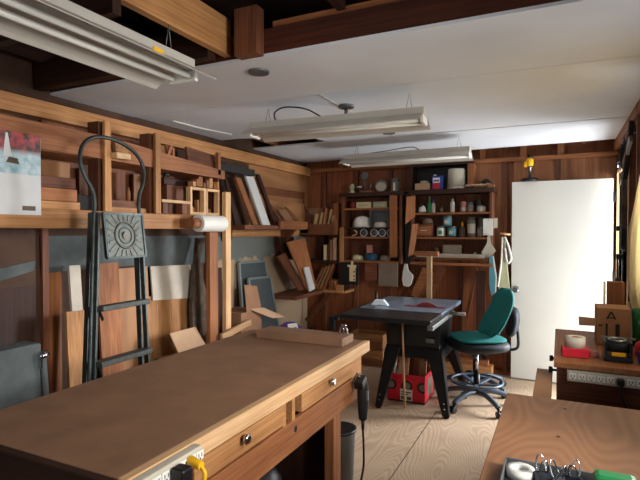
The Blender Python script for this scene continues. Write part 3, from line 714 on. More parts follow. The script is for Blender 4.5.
while x < -2.37:
    w_ = random.choice([.022, .028, .035]); h_ = random.uniform(.20, .30); ln = random.uniform(.02, .07)
    one('offcut', MB().beam((x, 5.36+.05*(k % 3), 1.497), (x+ln, 5.38+.05*(k % 3), 1.497+h_), w_, .04, (0, 1, 0)), random.choice(['pale_Z', 'pale_Z', 'pine_Z']), 'tilted wood offcut standing in the corner bin', 'offcut', g)
    x += w_+.012; k += 1
one('offcut', box(-2.41, -2.345, 5.40, 5.45, 1.497, 1.845), 'fir_Z', 'tallest square offcut at the right end of the corner bin', 'offcut')
one('board', MB().slab([(-2.80, 5.40, 1.577), (-2.68, 5.40, 1.577), (-2.86, 5.48, 1.88), (-2.90+.05, 5.48, 1.90)], .016), 'redwood_Z', 'reddish strip leaning in the corner behind the offcut bin', 'board')
one('board', MB().slab([(-2.78, 5.50, 1.50), (-2.58, 5.50, 1.50), (-2.62, 5.54, 1.80), (-2.82, 5.54, 1.80)], .012), 'cardboard', 'tan sheet standing behind the corner bin offcuts', 'board')
for k, (x, h_, w_, mt, l) in enumerate(((-2.50, .18, .035, 'cream', 'short cream book on the middle corner shelf'), (-2.455, .20, .018, 'redwood_Z', 'thin brown book on the middle corner shelf'),
        (-2.42, .24, .03, 'cardboard', 'tall brown book on the middle corner shelf'), (-2.375, .265, .035, 'cardpale', 'tallest tan book on the middle corner shelf'))):
    one('book', MB().rbox((x, 5.42, 1.176+h_/2), (w_, .16, h_)), mt, l, 'book', bev=.002)
g = 'dark boards tilted on the lower corner shelf'
for k in range(4):
    x = -2.66+k*.045
    one('offcut', MB().beam((x, 5.40, .835), (x+.12, 5.42, .835+.25+.015*k), .024, .08, (0, 1, 0)), ['fir_Z', 'cardboard', 'pine_Z', 'fir_Z'][k], 'board tilted right on the lower corner shelf', 'board', g)
for k in range(4):
    x = -2.46+k*.035
    one('offcut', box(x, x+.028, 5.36, 5.46, .831, .94+.012*(k % 2)), ['redwood_Z', 'fir_Z', 'pine_Z', 'fir_Z'][k], 'short block in the row on the lower corner shelf', 'offcut', 'short blocks on the lower corner shelf')
one('cloth', heap((-2.40, 5.52, .831), .055, .05, .17, 11), 'blackmatte', 'dark rag heaped behind the blocks on the lower corner shelf', 'rag')
# slanted boards at the left of corner shelf
one('board', MB().slab([(-2.60, 4.85, .86), (-2.60, 5.0, .86), (-2.70, 4.72, 1.28), (-2.70, 4.55, 1.25)], .02), 'redwood_Z', 'leftmost reddish board slanting beside the corner shelf', 'board')
one('board', MB().slab([(-2.56, 4.98, .85), (-2.56, 5.20, .87), (-2.62, 5.02, 1.44), (-2.62, 4.62, 1.40)], .02), 'fir_Z', 'broad brown board slanting in the corner under the leaning boards', 'board')
one('board', MB().slab([(-2.53, 4.98, .84), (-2.53, 5.11, .86), (-2.54, 4.98, 1.12), (-2.54, 4.86, 1.12)], .016), 'paper', 'white card slanting on the brown board in the corner', 'card')
one('board', MB().slab([(-2.70, 4.70, 1.20), (-2.70, 5.05, 1.20), (-2.74, 4.98, 1.455), (-2.74, 4.66, 1.45)], .016), 'darkwood_Z', 'dark board behind the slanting boards in the corner', 'board')
lb = one('shelf_board', box(-2.86, -2.50, 4.62, 5.29, .79, .83), 'redwood_Y', 'dark shelf board on the left wall carrying the slanting boards', 'shelf')
# dark bag with white bottle shape hanging by the corner shelf
t = thing('hanging_board', 'black board with a cream bottle shaped cutout card hung beside the corner shelf', 'board', (-2.15, 5.30, .91))
part('board', MB().box(-2.265, -2.05, 5.27, 5.29, .91, 1.165), 'black', t, .004)
part('card', MB().prism([(-2.155, .95), (-2.085, .95), (-2.085, 1.10), (-2.075, 1.105), (-2.075, 1.135), (-2.11, 1.135), (-2.112, 1.18), (-2.135, 1.18), (-2.137, 1.135), (-2.18, 1.135), (-2.18, 1.115), (-2.155, 1.11)], 'Y', 5.262, 5.27), 'cream', t)
part('print', MB().box(-2.105, -2.09, 5.260, 5.262, .96, .98).box(-2.105, -2.09, 5.260, 5.262, 1.0, 1.02).box(-2.105, -2.09, 5.260, 5.262, 1.05, 1.07), 'black', t)

# ------------------------------------------------------------------ wall cabinet A
YA = 5.30
def cabinet(label, x0, x1, z0, z1, shelves, mside='redwood_Z', mtop='darkwood_X'):
    t = thing('wall_cabinet', label, 'cabinet', ((x0+x1)/2, 5.45, z0))
    part('back', box(x0, x1, 5.555, 5.572, z0, z1), 'redwood_Z', t)
    part('side', box(x0, x0+.025, YA, 5.555, z0, z1), mside, t, .002); part('side', box(x1-.025, x1, YA, 5.555, z0, z1), mside, t, .002)
    part('top', box(x0-.02, x1+.02, YA-.02, 5.57, z1, z1+.045), mtop, t, .003)
    for z in shelves:
        part('shelf', box(x0+.025, x1-.025, YA+.005, 5.555, z-.02, z), 'fir_X', t, .002)
    return t
cA = cabinet('left open wall cabinet holding small tool cases and a white cloth', -2.27, -1.56, 1.16, 1.91, (1.185, 1.455, 1.78))
part('shelf', box(-2.245, -1.585, YA+.005, 5.555, 1.545, 1.56), 'darkwood_X', cA)
part('face_stile', box(-2.285, -2.24, YA-.022, YA-.002, 1.16, 1.56), 'pine_Z', cA, .002)
part('door_strip', MB().slab([(-1.68, YA-.02, 1.225), (-1.595, YA-.02, 1.24), (-1.60, YA-.02, 1.905), (-1.685, YA-.02, 1.91)], .018), 'fir_Z', cA, .002, label='orange brown upright door edge')
# dark gap panel between cabinets
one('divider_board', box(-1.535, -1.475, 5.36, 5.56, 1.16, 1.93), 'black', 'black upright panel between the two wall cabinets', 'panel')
for (pts, l) in (([(-1.50, 5.24, 1.59), (-1.40, 5.27, 1.675), (-1.40, 5.27, 1.89), (-1.485, 5.24, 1.89)], 'upper slanted wooden door flap hanging left of the bottles'),
                 ([(-1.47, 5.24, 1.245), (-1.415, 5.27, 1.275), (-1.37, 5.27, 1.60), (-1.43, 5.24, 1.59)], 'lower wooden door flap hanging left of the small drawer box')):
    one('door_flap', MB().slab(pts, .018), 'fir_Z', l, 'flap', bev=.002)
# contents
one('tin', MB().lathe([(.042, 0), (.045, .01), (.045, .07), (.04, .078)], (-2.165, 5.40, 1.781), 18), 'darkred', 'dark red tin on the top shelf of the left cabinet', 'tin')
for (x0, x1, mt, l, lm) in ((-2.105, -1.925, 'cream', 'cream box on the top shelf of the left cabinet', 'beige'), (-1.90, -1.735, 'clothgreen', 'mustard box on the top shelf of the left cabinet', 'offwhite')):
    t = thing('box', l, 'box', ((x0+x1)/2, 5.40, 1.781))
    part('carton', box(x0, x1, 5.34, 5.46, 1.781, 1.85), mt, t, .003)
    part('print', box(x0+.03, x1-.03, 5.338, 5.34, 1.80, 1.825), lm, t)
# folded white cloth
one('cloth', heap((-2.06, 5.41, 1.562), .105, .085, .125, 3), 'cloth', 'folded white cloth on the middle shelf of the left cabinet', 'cloth')
t = thing('bin', 'grey open box beside the white cloth in the left cabinet', 'box', (-1.835, 5.41, 1.561))
b_ = MB().box(-1.945, -1.928, 5.34, 5.47, 1.561, 1.76).box(-1.735, -1.718, 5.34, 5.47, 1.561, 1.76).box(-1.928, -1.735, 5.34, 5.47, 1.743, 1.76).box(-1.928, -1.735, 5.455, 5.47, 1.561, 1.743)
part('case', b_, 'greymetal', t)
part('cloth', heap((-1.83, 5.395, 1.562), .075, .045, .06, 5), 'cloth', t)
# row of round dials / rolls
for k, x in enumerate((-2.02, -1.895, -1.80, -1.70)):
    t = thing('wire_coil', ['first', 'second', 'third', 'fourth'][k]+' silver coil from the left on the low shelf of the left cabinet', 'coil', (x, 5.37, 1.456), group='silver coils in the left cabinet')
    part('ring', MB().tube([(x+.04*math.cos(a), 5.36, 1.499+.04*math.sin(a)) for a in [2*PI*i/24 for i in range(24)]], .006, 6, True), 'bluewhite', t)
    part('hub', MB().cyl((x, 5.365, 1.499), (x, 5.44, 1.499), .022), 'greymetal', t)
one('brass_hook', MB().tube(curve([(-2.15, 5.33, 1.462), (-2.10, 5.32, 1.48), (-2.09, 5.32, 1.51), (-2.12, 5.32, 1.53)]), .006), 'cream', 'small brass hook beside the silver coils', 'hook')
one('card', box(-2.0, -1.93, 5.40, 5.42, 1.187, 1.36), 'pink', 'small pink card standing on the bottom shelf of the left cabinet', 'card')
one('rag', heap((-1.93, 5.37, 1.186), .075, .05, .08, 6), 'bluecloth', 'blue rag heaped on the bottom shelf of the left cabinet', 'rag')
one('rag', heap((-1.77, 5.37, 1.186), .055, .05, .06, 7), 'greycard', 'grey rag heaped on the bottom shelf of the left cabinet', 'rag')
one('rag', heap((-2.10, 5.37, 1.186), .06, .05, .06, 8), 'clothgreen', 'khaki rag on the bottom shelf of the left cabinet', 'rag')
# on top of cabinet A
zt = 1.956
one('figurine', MB().lathe([(.03, 0), (.035, .01), (.022, .04), (.034, .07), (.02, .10), (.01, .11)], (-2.18, 5.40, zt), 14), 'clothgreen', 'small pale green vase on top of the left cabinet', 'vase')
t = thing('jar', 'small black jar with pale lid on top of the left cabinet', 'jar', (-2.09, 5.40, zt))
part('body', MB().lathe([(.03, 0), (.033, .01), (.033, .055), (.026, .06)], (-2.09, 5.40, zt), 16), 'black', t)
part('lid', MB().lathe([(.028, .06), (.028, .08)], (-2.09, 5.40, zt), 16), 'offwhite', t)
t = thing('dial_gauge', 'small round grey dial on a stand on top of the left cabinet', 'gauge', (-2.0, 5.42, zt))
part('dial', MB().cyl((-2.03, 5.41, 2.155), (-2.03, 5.435, 2.155), .045, n=24), 'greymetal', t, .004)
part('stem', MB().cyl((-2.03, 5.42, zt+.03), (-2.03, 5.42, 2.115), .010), 'greymetal', t)
part('base', box(-2.07, -1.93, 5.37, 5.47, zt, zt+.03), 'fir_X', t, .003)
one('tool', MB().cyl((-1.965, 5.42, zt+.031), (-1.95, 5.42, zt+.12), .014, .006), 'steel', 'small grey cone standing on the dial base', 'cone')
t = thing('alarm_clock', 'round metal dish clock leaning on top of the left cabinet', 'clock', (-1.83, 5.42, zt))
part('rim', MB().tube([(-1.83+.065*math.cos(a), 5.41-.01*math.sin(a), zt+.072+.062*math.sin(a)) for a in [2*PI*i/28 for i in range(28)]], .010, 8, True), 'steel', t)
part('face', MB().cyl((-1.83, 5.405, zt+.075), (-1.83, 5.43, zt+.072), .062, n=28), 'beige', t)
t = thing('jar', 'glass jar of white straws on top of the left cabinet', 'jar', (-1.67, 5.42, zt))
part('glass', MB().lathe([(.045, 0), (.048, .01), (.048, .10), (.04, .12), (.04, .13)], (-1.67, 5.42, zt), 20), 'glassjar', t)
part('lid', MB().lathe([(.052, .13), (.052, .147)], (-1.67, 5.42, zt), 20), 'steel', t)
part('label', box(-1.675, -1.655, 5.368, 5.372, zt+.015, zt+.10), 'white', t)

# ------------------------------------------------------------------ wall cabinet B
cB = cabinet('right open wall cabinet of paint tins and bottles', -1.455, -.62, 1.215, 1.915, (1.238, 1.455, 1.715))
zt = 1.961
ub = thing('shelf_box', 'dark open box shelf above the right wall cabinet', 'shelf', (-1.16, 5.46, zt))
part('back', box(-1.47, -.86, 5.54, 5.572, zt, 2.235), 'black', ub)
part('side', box(-1.47, -1.45, 5.34, 5.54, zt, 2.235), 'darkwood_Z', ub); part('side', box(-.87, -.81, 5.36, 5.54, zt, 2.22), 'fir_Z', ub)
part('top', box(-1.47, -.81, 5.36, 5.54, 2.22, 2.24), 'darkwood_X', ub)
one('box', box(-1.42, -1.26, 5.33, 5.43, zt, zt+.072), 'cardpale', 'flat tan box left of the blue can on the upper shelf', 'box', bev=.003)
one('tin', MB().lathe([(.04, 0), (.045, .006), (.045, .02), (.03, .026)], (-1.33, 5.38, zt+.073), 16), 'clothgreen', 'small round lid lying on the flat tan box', 'lid')
t = thing('paint_thinner_can', 'blue rectangular solvent can with red and white label', 'can', (-1.175, 5.36, zt))
part('can', box(-1.235, -1.118, 5.33, 5.39, zt, zt+.145), 'blue', t, .006)
part('label', box(-1.225, -1.150, 5.3275, 5.33, zt+.07, zt+.125), 'white', t)
part('label_stripe', box(-1.218, -1.157, 5.325, 5.3275, zt+.085, zt+.10), 'blue', t)
part('red_label', box(-1.225, -1.150, 5.327, 5.33, zt+.008, zt+.066), 'red', t)
part('cap', MB().lathe([(.014, 0), (.014, .016)], (-1.21, 5.36, zt+.145), 14), 'white', t)
t = thing('bucket', 'upturned grey white bucket on the upper shelf beside the blue can', 'bucket', (-.99, 5.40, zt))
part('pail', MB().lathe([(.095, 0), (.09, .17), (.087, .207), (.082, .212)], (-.99, 5.40, zt), 28), 'beige', t)
part('rim', MB().lathe([(.098, 0), (.098, .02), (.093, .022)], (-.99, 5.40, zt), 28), 'offwhite', t)
t = thing('rope_ends', 'heap of rope ends along the top of the right cabinet', 'rope', (-.76, 5.36, zt))
mb = MB()
for k in range(9):
    x = -.865+k*.028
    mb.tube(curve([(x-.03, 5.34, zt+.012+.004*(k % 3)), (x, 5.32+.01*(k % 2), zt+.028+.006*(k % 2)), (x+.035, 5.35, zt+.014)], 5), .011, 7)
part('rope', mb, 'cardpale', t)
one('pouch', MB().lathe([(.035, 0), (.07, .03), (.055, .07), (.02, .10), (.005, .105)], (-.70, 5.47, zt), 4), 'blackmatte', 'dark pointed pouch on top of the right cabinet', 'pouch')
one('block', box(-.66, -.60, 5.29, 5.33, zt, zt+.03), 'fir_X', 'small orange wooden block at the right end of the cabinet top', 'block')
def bottle(name, label, cat, x, z, prof, mat, cap=None, capm='white', y=5.38, lab=None, n=16):
    t = thing(name, label, cat, (x, y, z))
    part('body', MB().lathe(prof, (x, y, z), n), mat, t)
    zt_ = prof[-1][1]
    if cap: part('cap', MB().lathe([(r_, zt_+h_) for r_, h_ in cap], (x, y, z), n), capm, t)
    if lab:
        z0, z1, rr, lm = lab
        part('label', MB().lathe([(rr, z0), (rr, z1)], (x, y, z), n, caps=False), lm, t)
    return t
z = 1.716
t = thing('figurine', 'small white figure with a black top on the bottle shelf', 'figure', (-1.36, 5.36, z))
part('body', MB().lathe([(.03, 0), (.045, .02), (.03, .06), (.02, .075)], (-1.345, 5.36, z), 14), 'white', t)
part('cap', MB().lathe([(.012, 0), (.028, .012), (.026, .03), (.01, .04)], (-1.36, 5.35, z+.06), 14), 'black', t)
one('jar', MB().lathe([(.03, 0), (.033, .01), (.033, .05), (.02, .06)], (-1.415, 5.36, z), 14), 'blackmatte', 'small black jar at the left end of the bottle shelf', 'jar')
bottle('bottle', 'tall green bottle on the bottle shelf', 'bottle', -1.273, z, [(.020,0),(.022,.01),(.022,.09),(.010,.13)], 'green', [(.010,0),(.007,.04),(.004,.05)], 'green')
bottle('bottle', 'pale grey slim bottle beside the green bottle', 'bottle', -1.23, z, [(.020,0),(.021,.01),(.021,.085),(.010,.11)], 'offwhite', [(.010,0),(.006,.045)], 'blue')
bottle('bottle', 'tiny clear bottle in the gap of the bottle shelf', 'bottle', -1.142, z, [(.016,0),(.017,.035),(.008,.045)], 'glassjar', [(.008,0),(.008,.018)], 'green')
bottle('bottle', 'white round shouldered bottle in the middle of the bottle shelf', 'bottle', -1.027, z, [(.022,0),(.024,.01),(.024,.10),(.014,.125)], 'white', [(.011,0),(.010,.018)], 'white')
bottle('glue_bottle', 'pink glue bottle with pointed red nozzle', 'bottle', -.915, z, [(.028,0),(.030,.01),(.030,.055),(.024,.065),(.034,.085),(.030,.105),(.012,.118)], 'pink', [(.012,0),(.004,.062)], 'darkred', lab=(.015, .05, .0308, 'offwhite'))
bottle('jar', 'brown glass jar right of the pink glue bottle', 'jar', -.845, z, [(.032,0),(.034,.01),(.034,.07),(.026,.08)], 'glassjar', [(.030,0),(.030,.025)], 'greymetal')
bottle('jar', 'dark jar at the back of the bottle shelf right end', 'jar', -.775, z, [(.034,0),(.036,.01),(.036,.10),(.026,.11)], 'bark', [(.030,0),(.030,.025)], 'greymetal', y=5.47)
bottle('tin', 'low grey white tin at the right of the bottle shelf', 'tin', -.735, z, [(.042,0),(.044,.008),(.044,.055)], 'offwhite', [(.046,0),(.046,.012)], 'steel')
z = 1.456
t = thing('drawer_box', 'small brown wooden drawer box below the bottles', 'box', (-1.33, 5.38, z))
part('case', box(-1.415, -1.225, 5.33, 5.46, z, z+.14), 'redwood_X', t, .004)
part('drawer', box(-1.40, -1.24, 5.322, 5.33, z+.012, z+.12), 'fir_X', t, .003)
part('handle', box(-1.355, -1.285, 5.312, 5.322, z+.065, z+.075), 'beige', t, .002)
one('rag', heap((-1.29, 5.39, z+.141), .05, .045, .06, 9), 'greycard', 'crumpled grey paper on top of the drawer box', 'paper')
def tin(label, x, z, r, h, mat, lm, y=5.37):
    t = thing('paint_tin', label, 'tin', (x, y, z))
    part('can', MB().lathe([(r, 0), (r, h)], (x, y, z), 22), 'steel', t)
    part('label', MB().lathe([(r+.0012, h*.1), (r+.0012, h*.85)], (x, y, z), 22, caps=False), mat, t)
    part('lid', MB().lathe([(r+.003, h-.004), (r+.003, h+.004), (r-.006, h+.004), (r-.008, h)], (x, y, z), 22), 'steel', t)
    part('label_patch', MB().rbox((x, y-r-.002, z+h*.45), (r*.9, .003, h*.35)), lm, t)
tin('white and green paint tin right of the drawer box', -1.145, z, .042, .112, 'white', 'green')
tin('lower teal paint tin of the pair stacked below the bottles', -1.03, z, .045, .108, 'teallabel', 'offwhite')
tin('upper teal paint tin resting on the pair stacked below the bottles', -1.08, z+.114, .045, .11, 'teallabel', 'offwhite', y=5.38)
bottle('bottle', 'amber bottle with yellow spout between tins and clear jars', 'bottle', -.925, z, [(.028,0),(.03,.01),(.03,.085),(.012,.11)], 'bark', [(.010,0),(.012,.02),(.005,.05)], 'yellow')
bottle('jar', 'tall clear jar with white label on the tin shelf', 'jar', -.832, z, [(.04,0),(.042,.01),(.042,.17),(.03,.19)], 'glassjar', [(.034,0),(.034,.022)], 'greymetal', lab=(.04, .14, .0428, 'offwhite'))
bottle('jar', 'clear jar standing at the right end of the tin shelf', 'jar', -.738, z, [(.038,0),(.04,.01),(.04,.075),(.034,.085)], 'glassjar', [(.038,0),(.038,.018)], 'steel')
bottle('jar', 'grey jar standing behind the right end jar', 'jar', -.745, z, [(.036,0),(.038,.01),(.038,.18),(.03,.19)], 'glassjar', [(.036,0),(.036,.022)], 'greymetal', y=5.47)
z = 1.239
t = thing('tray', 'grey rounded tray standing on the bottom shelf of the right cabinet', 'tray', (-1.04, 5.45, z))
part('panel', box(-1.145, -.94, 5.44, 5.46, z, z+.135), 'beige', t, .015, seg=3)
one('rail_bar', box(-1.40, -.69, 5.31, 5.345, z, z+.042), 'offwhite', 'long white bar lying along the bottom shelf of the right cabinet', 'bar', bev=.004)
one('rag', heap((-1.35, 5.42, z), .06, .05, .05, 10), 'pink', 'pinkish folded cloth at the left of the bottom shelf', 'cloth')
one('light_bulb', MB().lathe([(.012, 0), (.02, .02), (.022, .035), (.008, .06)], (-.80, 5.42, z), 12), 'white', 'small white bulb on the bottom shelf of the right cabinet', 'bulb')
one('jar', MB().lathe([(.03, 0), (.03, .08), (.02, .1)], (-1.21, 5.47, z), 12), 'glassjar', 'dim glass jar at the back of the bottom shelf', 'jar')
one('ledge_board', box(-1.44, -.60, 5.22, 5.30, 1.165, 1.19), 'fir_X', 'thin reddish board under the right wall cabinet', 'board', bev=.003)
# paper cards hung at the right edge of cabinet B
t = thing('note_pad', 'white note card hanging at the right edge of the bottle cabinet', 'card', (-.64, 5.26, 1.48))
part('card', box(-.70, -.605, 5.265, 5.272, 1.475, 1.645), 'white', t)
part('card', box(-.60, -.565, 5.275, 5.282, 1.55, 1.648), 'offwhite', t)
part('nail', MB().cyl((-.65, 5.258, 1.63), (-.65, 5.30, 1.63), .005), 'steel', t)
one('trowel', MB().prism([(-.655, 1.475), (-.63, 1.475), (-.625, 1.40), (-.575, 1.32), (-.66, 1.24), (-.715, 1.30), (-.66, 1.40)], 'Y', 5.25, 5.262), 'beige', 'grey diamond shaped scraper hanging below the white card', 'scraper')
t = thing('towel', 'teal striped strap hanging right of the cabinet', 'strap', (-.60, 5.25, .87))
part('strap', MB().prism([(-.635, 1.27), (-.605, 1.27), (-.575, 1.05), (-.58, .90), (-.615, .87), (-.635, 1.0)], 'Y', 5.235, 5.245), 'teallabel', t)
part('white_edge', MB().prism([(-.605, 1.27), (-.595, 1.27), (-.562, 1.05), (-.57, .90), (-.58, .90), (-.575, 1.05)], 'Y', 5.235, 5.245), 'white', t)
t = thing('apron', 'pale cloth bag hanging on a wall peg beside the white door', 'bag', (-.50, 5.33, .88))
mb = MB()
mb.prism([(-.54, 1.45), (-.51, 1.46), (-.49, 1.25), (-.47, 1.05), (-.455, .92), (-.53, .88), (-.57, .93), (-.55, 1.15)], 'Y', 5.42, 5.45)
part('cloth', mb, 'clothgreen', t, .006)
part('strap', MB().tube(curve([(-.51, 5.41, 1.46), (-.47, 5.40, 1.36), (-.445, 5.40, 1.24), (-.48, 5.40, 1.20), (-.505, 5.40, 1.35)]), .012), 'white', t)
part('strap', MB().tube(curve([(-.53, 5.41, 1.46), (-.54, 5.40, 1.2), (-.57, 5.40, .95)]), .010), 'white', t)
part('net', MB().prism([(-.50, 1.44), (-.44, 1.26), (-.50, 1.20)], 'Y', 5.405, 5.412), 'greycard', t, label='grey net pocket')
t = thing('wall_peg', 'pale wooden double peg on the wall beside the white door', 'peg', (-.51, 5.5, 1.49))
part('bar', MB().cyl((-.555, 5.42, 1.495), (-.455, 5.42, 1.485), .010), 'pale_X', t)
part('stem', MB().cyl((-.51, 5.42, 1.49), (-.51, 5.57, 1.49), .014), 'pale_Y', t)

# ------------------------------------------------------------------ hanging things below cabinets
one('plastic_scoop', MB().prism([(-1.545, 1.16), (-1.515, 1.16), (-1.50, 1.09), (-1.445, 1.03), (-1.47, .93), (-1.50, .905), (-1.56, .915), (-1.575, .98), (-1.565, 1.07)], 'Y', 5.37, 5.39), 'white', 'white plastic scoop hanging between the two wall cabinets', 'scoop', bev=.006)
one('card', box(-1.83, -1.61, 5.33, 5.345, .905, 1.167), 'greycard', 'grey card hanging below the left wall cabinet', 'card')
one('card', box(-2.0, -1.86, 5.35, 5.365, .955, 1.167), 'redwood_X', 'small reddish card hanging below the left cabinet coils', 'card')
one('board', MB().slab([(-1.52, 5.555, .80), (-1.34, 5.555, .70), (-1.20, 5.555, 1.02), (-1.38, 5.555, 1.12)], .02), 'fir_X', 'brown square board tilted behind the white scoop', 'board')
t = thing('wooden_stand', 'tall wooden T shaped stand rising behind the saw table', 'stand', (-1.17, 5.0, 0))
part('post', box(-1.205, -1.155, 4.98, 5.02, 0, 1.285), 'pale_Z', t, .003)
part('crossbar', box(-1.33, -1.09, 4.97, 5.03, 1.27, 1.315), 'fir_X', t, .003)
one('brace_stick', MB().beam((-1.0, 5.50, .05), (-.80, 5.555, 1.13), .03, .05, (0, 1, 0)), 'fir_Z', 'diagonal stick leaning on the wall left of the chair', 'stick')
one('plank', box(-.79, -.70, 5.44, 5.48, 0, 1.10), 'darkwood_Z', 'dark plank standing behind the teal chair back', 'plank')
one('plank', MB().slab([(-1.78, 5.52, 0), (-1.66, 5.52, 0), (-1.12, 5.54, 1.1), (-1.20, 5.54, 1.13)], .012), 'redwood_X', 'long dark board slanting on the wall behind the saw', 'plank')
for (z0, z1, l) in ((.0, .19, 'lower wooden crate against the back wall left of the saw'), (.20, .36, 'upper wooden crate stacked on the lower one left of the saw')):
    t = thing('wood_crate', l, 'crate', (-1.95, 5.4, z0))
    part('case', MB().box(-2.16, -1.76, 5.28, 5.3, z0, z1).box(-2.16, -1.76, 5.5, 5.52, z0, z1).box(-2.16, -2.14, 5.3, 5.5, z0, z1).box(-1.78, -1.76, 5.3, 5.5, z0, z1).box(-2.14, -1.78, 5.3, 5.5, z0, z0+.02), 'pine_X', t, .002)
    part('front_rail', box(-2.16, -1.76, 5.262, 5.279, z0+.02, z0+.09), 'fir_X', t)
one('plank', box(-1.20, -.62, 5.36, 5.5, 0, .12), 'pine_X', 'thick orange timber on the floor behind the chairs', 'timber', bev=.004)
one('plank', box(-1.05, -.66, 5.38, 5.48, .121, .17), 'fir_X', 'shorter timber resting on the thick one behind the chairs', 'timber', bev=.004)

# ------------------------------------------------------------------ table saw
T = thing('table_saw', 'black contractor table saw on four splayed legs', 'table saw', (-1.15, 4.5, 0))
part('cabinet', MB().hexa([(-1.38,4.26,.46),(-.92,4.26,.46),(-.92,4.76,.46),(-1.38,4.76,.46),(-1.40,4.24,.825),(-.90,4.24,.825),(-.90,4.78,.825),(-1.40,4.78,.825)]), 'sawblack', T, .006)
part('skirt', MB().hexa([(-1.40,4.21,.43),(-.88,4.21,.43),(-.88,4.80,.43),(-1.40,4.80,.43),(-1.385,4.25,.52),(-.915,4.25,.52),(-.915,4.77,.52),(-1.385,4.77,.52)]), 'sawblack', T, .005)
for sx, sy in ((-1, -1), (1, -1), (-1, 1), (1, 1)):
    tx, ty = -1.14+sx*.245, 4.51+sy*.28; fx, fy = -1.11+sx*.315, 4.51+sy*.45
    wx = -sx*.13; fw = -sx*.055
    th = -sy*.035
    lg = MB().hexa([(fx,fy,0.012),(fx+fw,fy,0.012),(fx+fw,fy+th,0.012),(fx,fy+th,0.012),(tx,ty,.50),(tx+wx,ty,.50),(tx+wx,ty+th,.50),(tx,ty+th,.50)])
    side = MB().hexa([(fx,fy,0.012),(fx+fw*.2,fy,0.012),(fx+fw*.2,fy-sy*.05,0.012),(fx,fy-sy*.05,0.012),(tx,ty,.50),(tx+wx*.12,ty,.50),(tx+wx*.12,ty-sy*.12,.50),(tx,ty-sy*.12,.50)])
    o = part('leg', lg, 'sawblack', T, .003)
    part('side_flange', side, 'sawblack', o)
    part('foot', MB().cyl((fx+fw*.5, fy+th*.5, 0), (fx+fw*.5, fy+th*.5, .02), .022), 'black', o)
    bl = MB()
    for q in (.12, .2): bl.cyl((fx+(tx-fx)*q+fw*.5, fy+(ty-fy)*q-sy*(-.004), .012+.488*q), (fx+(tx-fx)*q+fw*.5, fy+(ty-fy)*q+sy*.006, .012+.488*q), .006, n=8)
    part('bolt', bl, 'chrome', o)
part('table_top', box(-1.56, -.845, 4.02, 4.56, .828, .862), 'castiron', T, .004)
part('wing', box(-1.56, -.845, 3.62, 4.015, .828, .862), 'sawblack', T, .004, label='black near extension wing')
part('wing', box(-1.56, -.845, 4.565, 4.86, .828, .862), 'castiron', T, .004, label='grey far extension wing')
part('fence_rail', MB().box(-.842, -.80, 3.50, 4.30, .815, .848), 'steel', T, .004)
part('fence_rail', MB().box(-1.62, -1.565, 3.60, 4.90, .815, .845), 'sawblack', T, .004)
part('rail_bracket', MB().box(-1.64, -1.60, 3.58, 3.62, .74, .845), 'sawblack', T)
part('rail_end', MB().cyl((-.80, 4.12, .85), (-.68, 4.12, .85), .014), 'steel', T)
part('insert', box(-1.23, -.88, 4.26, 4.33, .862, .865), 'bladered', T, label='dull red throat insert')
bl = MB()
n = 40; cz, rr = .775, .127
arc = [(-1.04+rr*math.cos(a), cz+rr*math.sin(a)) for a in [math.asin((.862-cz)/rr)+(PI-2*math.asin((.862-cz)/rr))*i/n for i in range(n+1)]]
bl.prism(arc, 'Y', 4.293, 4.297)
part('blade', bl, 'bladered', T, label='dark red saw blade rising from the slot')
part('badge', box(-1.03, -.955, 4.232, 4.243, .565, .60), 'greymetal', T, label='small grey maker plate')
part('switch', box(-1.36, -1.31, 4.225, 4.245, .68, .74), 'black', T)
t = thing('mitre_gauge', 'pale blue mitre gauge with black handle on the saw table', 'gauge', (-1.45, 4.22, .863))
part('head', MB().prism([(-1.515, .863), (-1.355, .863), (-1.40, .912), (-1.475, .912)], 'Y', 4.20, 4.25), 'bluewhite', t, .004)
part('bar', box(-1.45, -1.42, 4.05, 4.55, .863, .870), 'steel', t)
part('handle', MB().cyl((-1.485, 4.26, .863), (-1.485, 4.26, .98), .011, .013), 'black', t)
t = thing('stick', 'thin pale rod standing in front of the red box under the saw', 'stick', (-1.2, 4.15, 0))
part('rod', MB().cyl((-1.19, 4.16, .0), (-1.215, 4.20, .42), .010), 'pale_Z', t)
part('tip', MB().cyl((-1.215, 4.20, .42), (-1.225, 4.205, .72), .010, .007), 'pale_Z', t)
# red box
t = thing('cardboard_box', 'red printed cardboard box of wood scraps under the saw', 'box', (-1.22, 4.48, 0))
x0, x1, y0, y1, h = -1.39, -1.055, 4.31, 4.66, .245
part('carton', MB().box(x0, x1, y0, y0+.006, 0, h).box(x0, x1, y1-.006, y1, 0, h).box(x0, x0+.006, y0, y1, 0, h).box(x1-.006, x1, y0, y1, 0, h).box(x0, x1, y0, y1, 0, .006), 'red', t)
for k, x in enumerate((-1.36, -1.215, -1.072)):
    def disc(r): 
        return [(min(x1, max(x0, x+r*math.cos(a))), .145+r*.9*math.sin(a)) for a in [2*PI*i/28 for i in range(28)]]
    q = part('printed_circle', MB().prism(disc(.052), 'Y', y0-.001, y0), 'black', t, label='round black and white picture printed on the red side')
    part('picture', MB().prism(disc(.034), 'Y', y0-.002, y0-.001), 'greycard', q)
part('label', box(-1.275, -1.165, y0-.003, y0, .015, .115), 'white', t, label='white shipping label')
part('label_print', MB().box(-1.265, -1.175, y0-.004, y0-.003, .085, .095).box(-1.265, -1.20, y0-.004, y0-.003, .065, .075).box(-1.265, -1.225, y0-.004, y0-.003, .025, .052).box(-1.215, -1.175, y0-.004, y0-.003, .025, .052), 'bark', t)
part('side_label', box(x1, x1+.002, 4.40, 4.60, .04, .20), 'greycard', t)
part('bottom_edge', box(x0-.002, x1+.002, y0-.002, y1+.002, 0, .012), 'black', t)
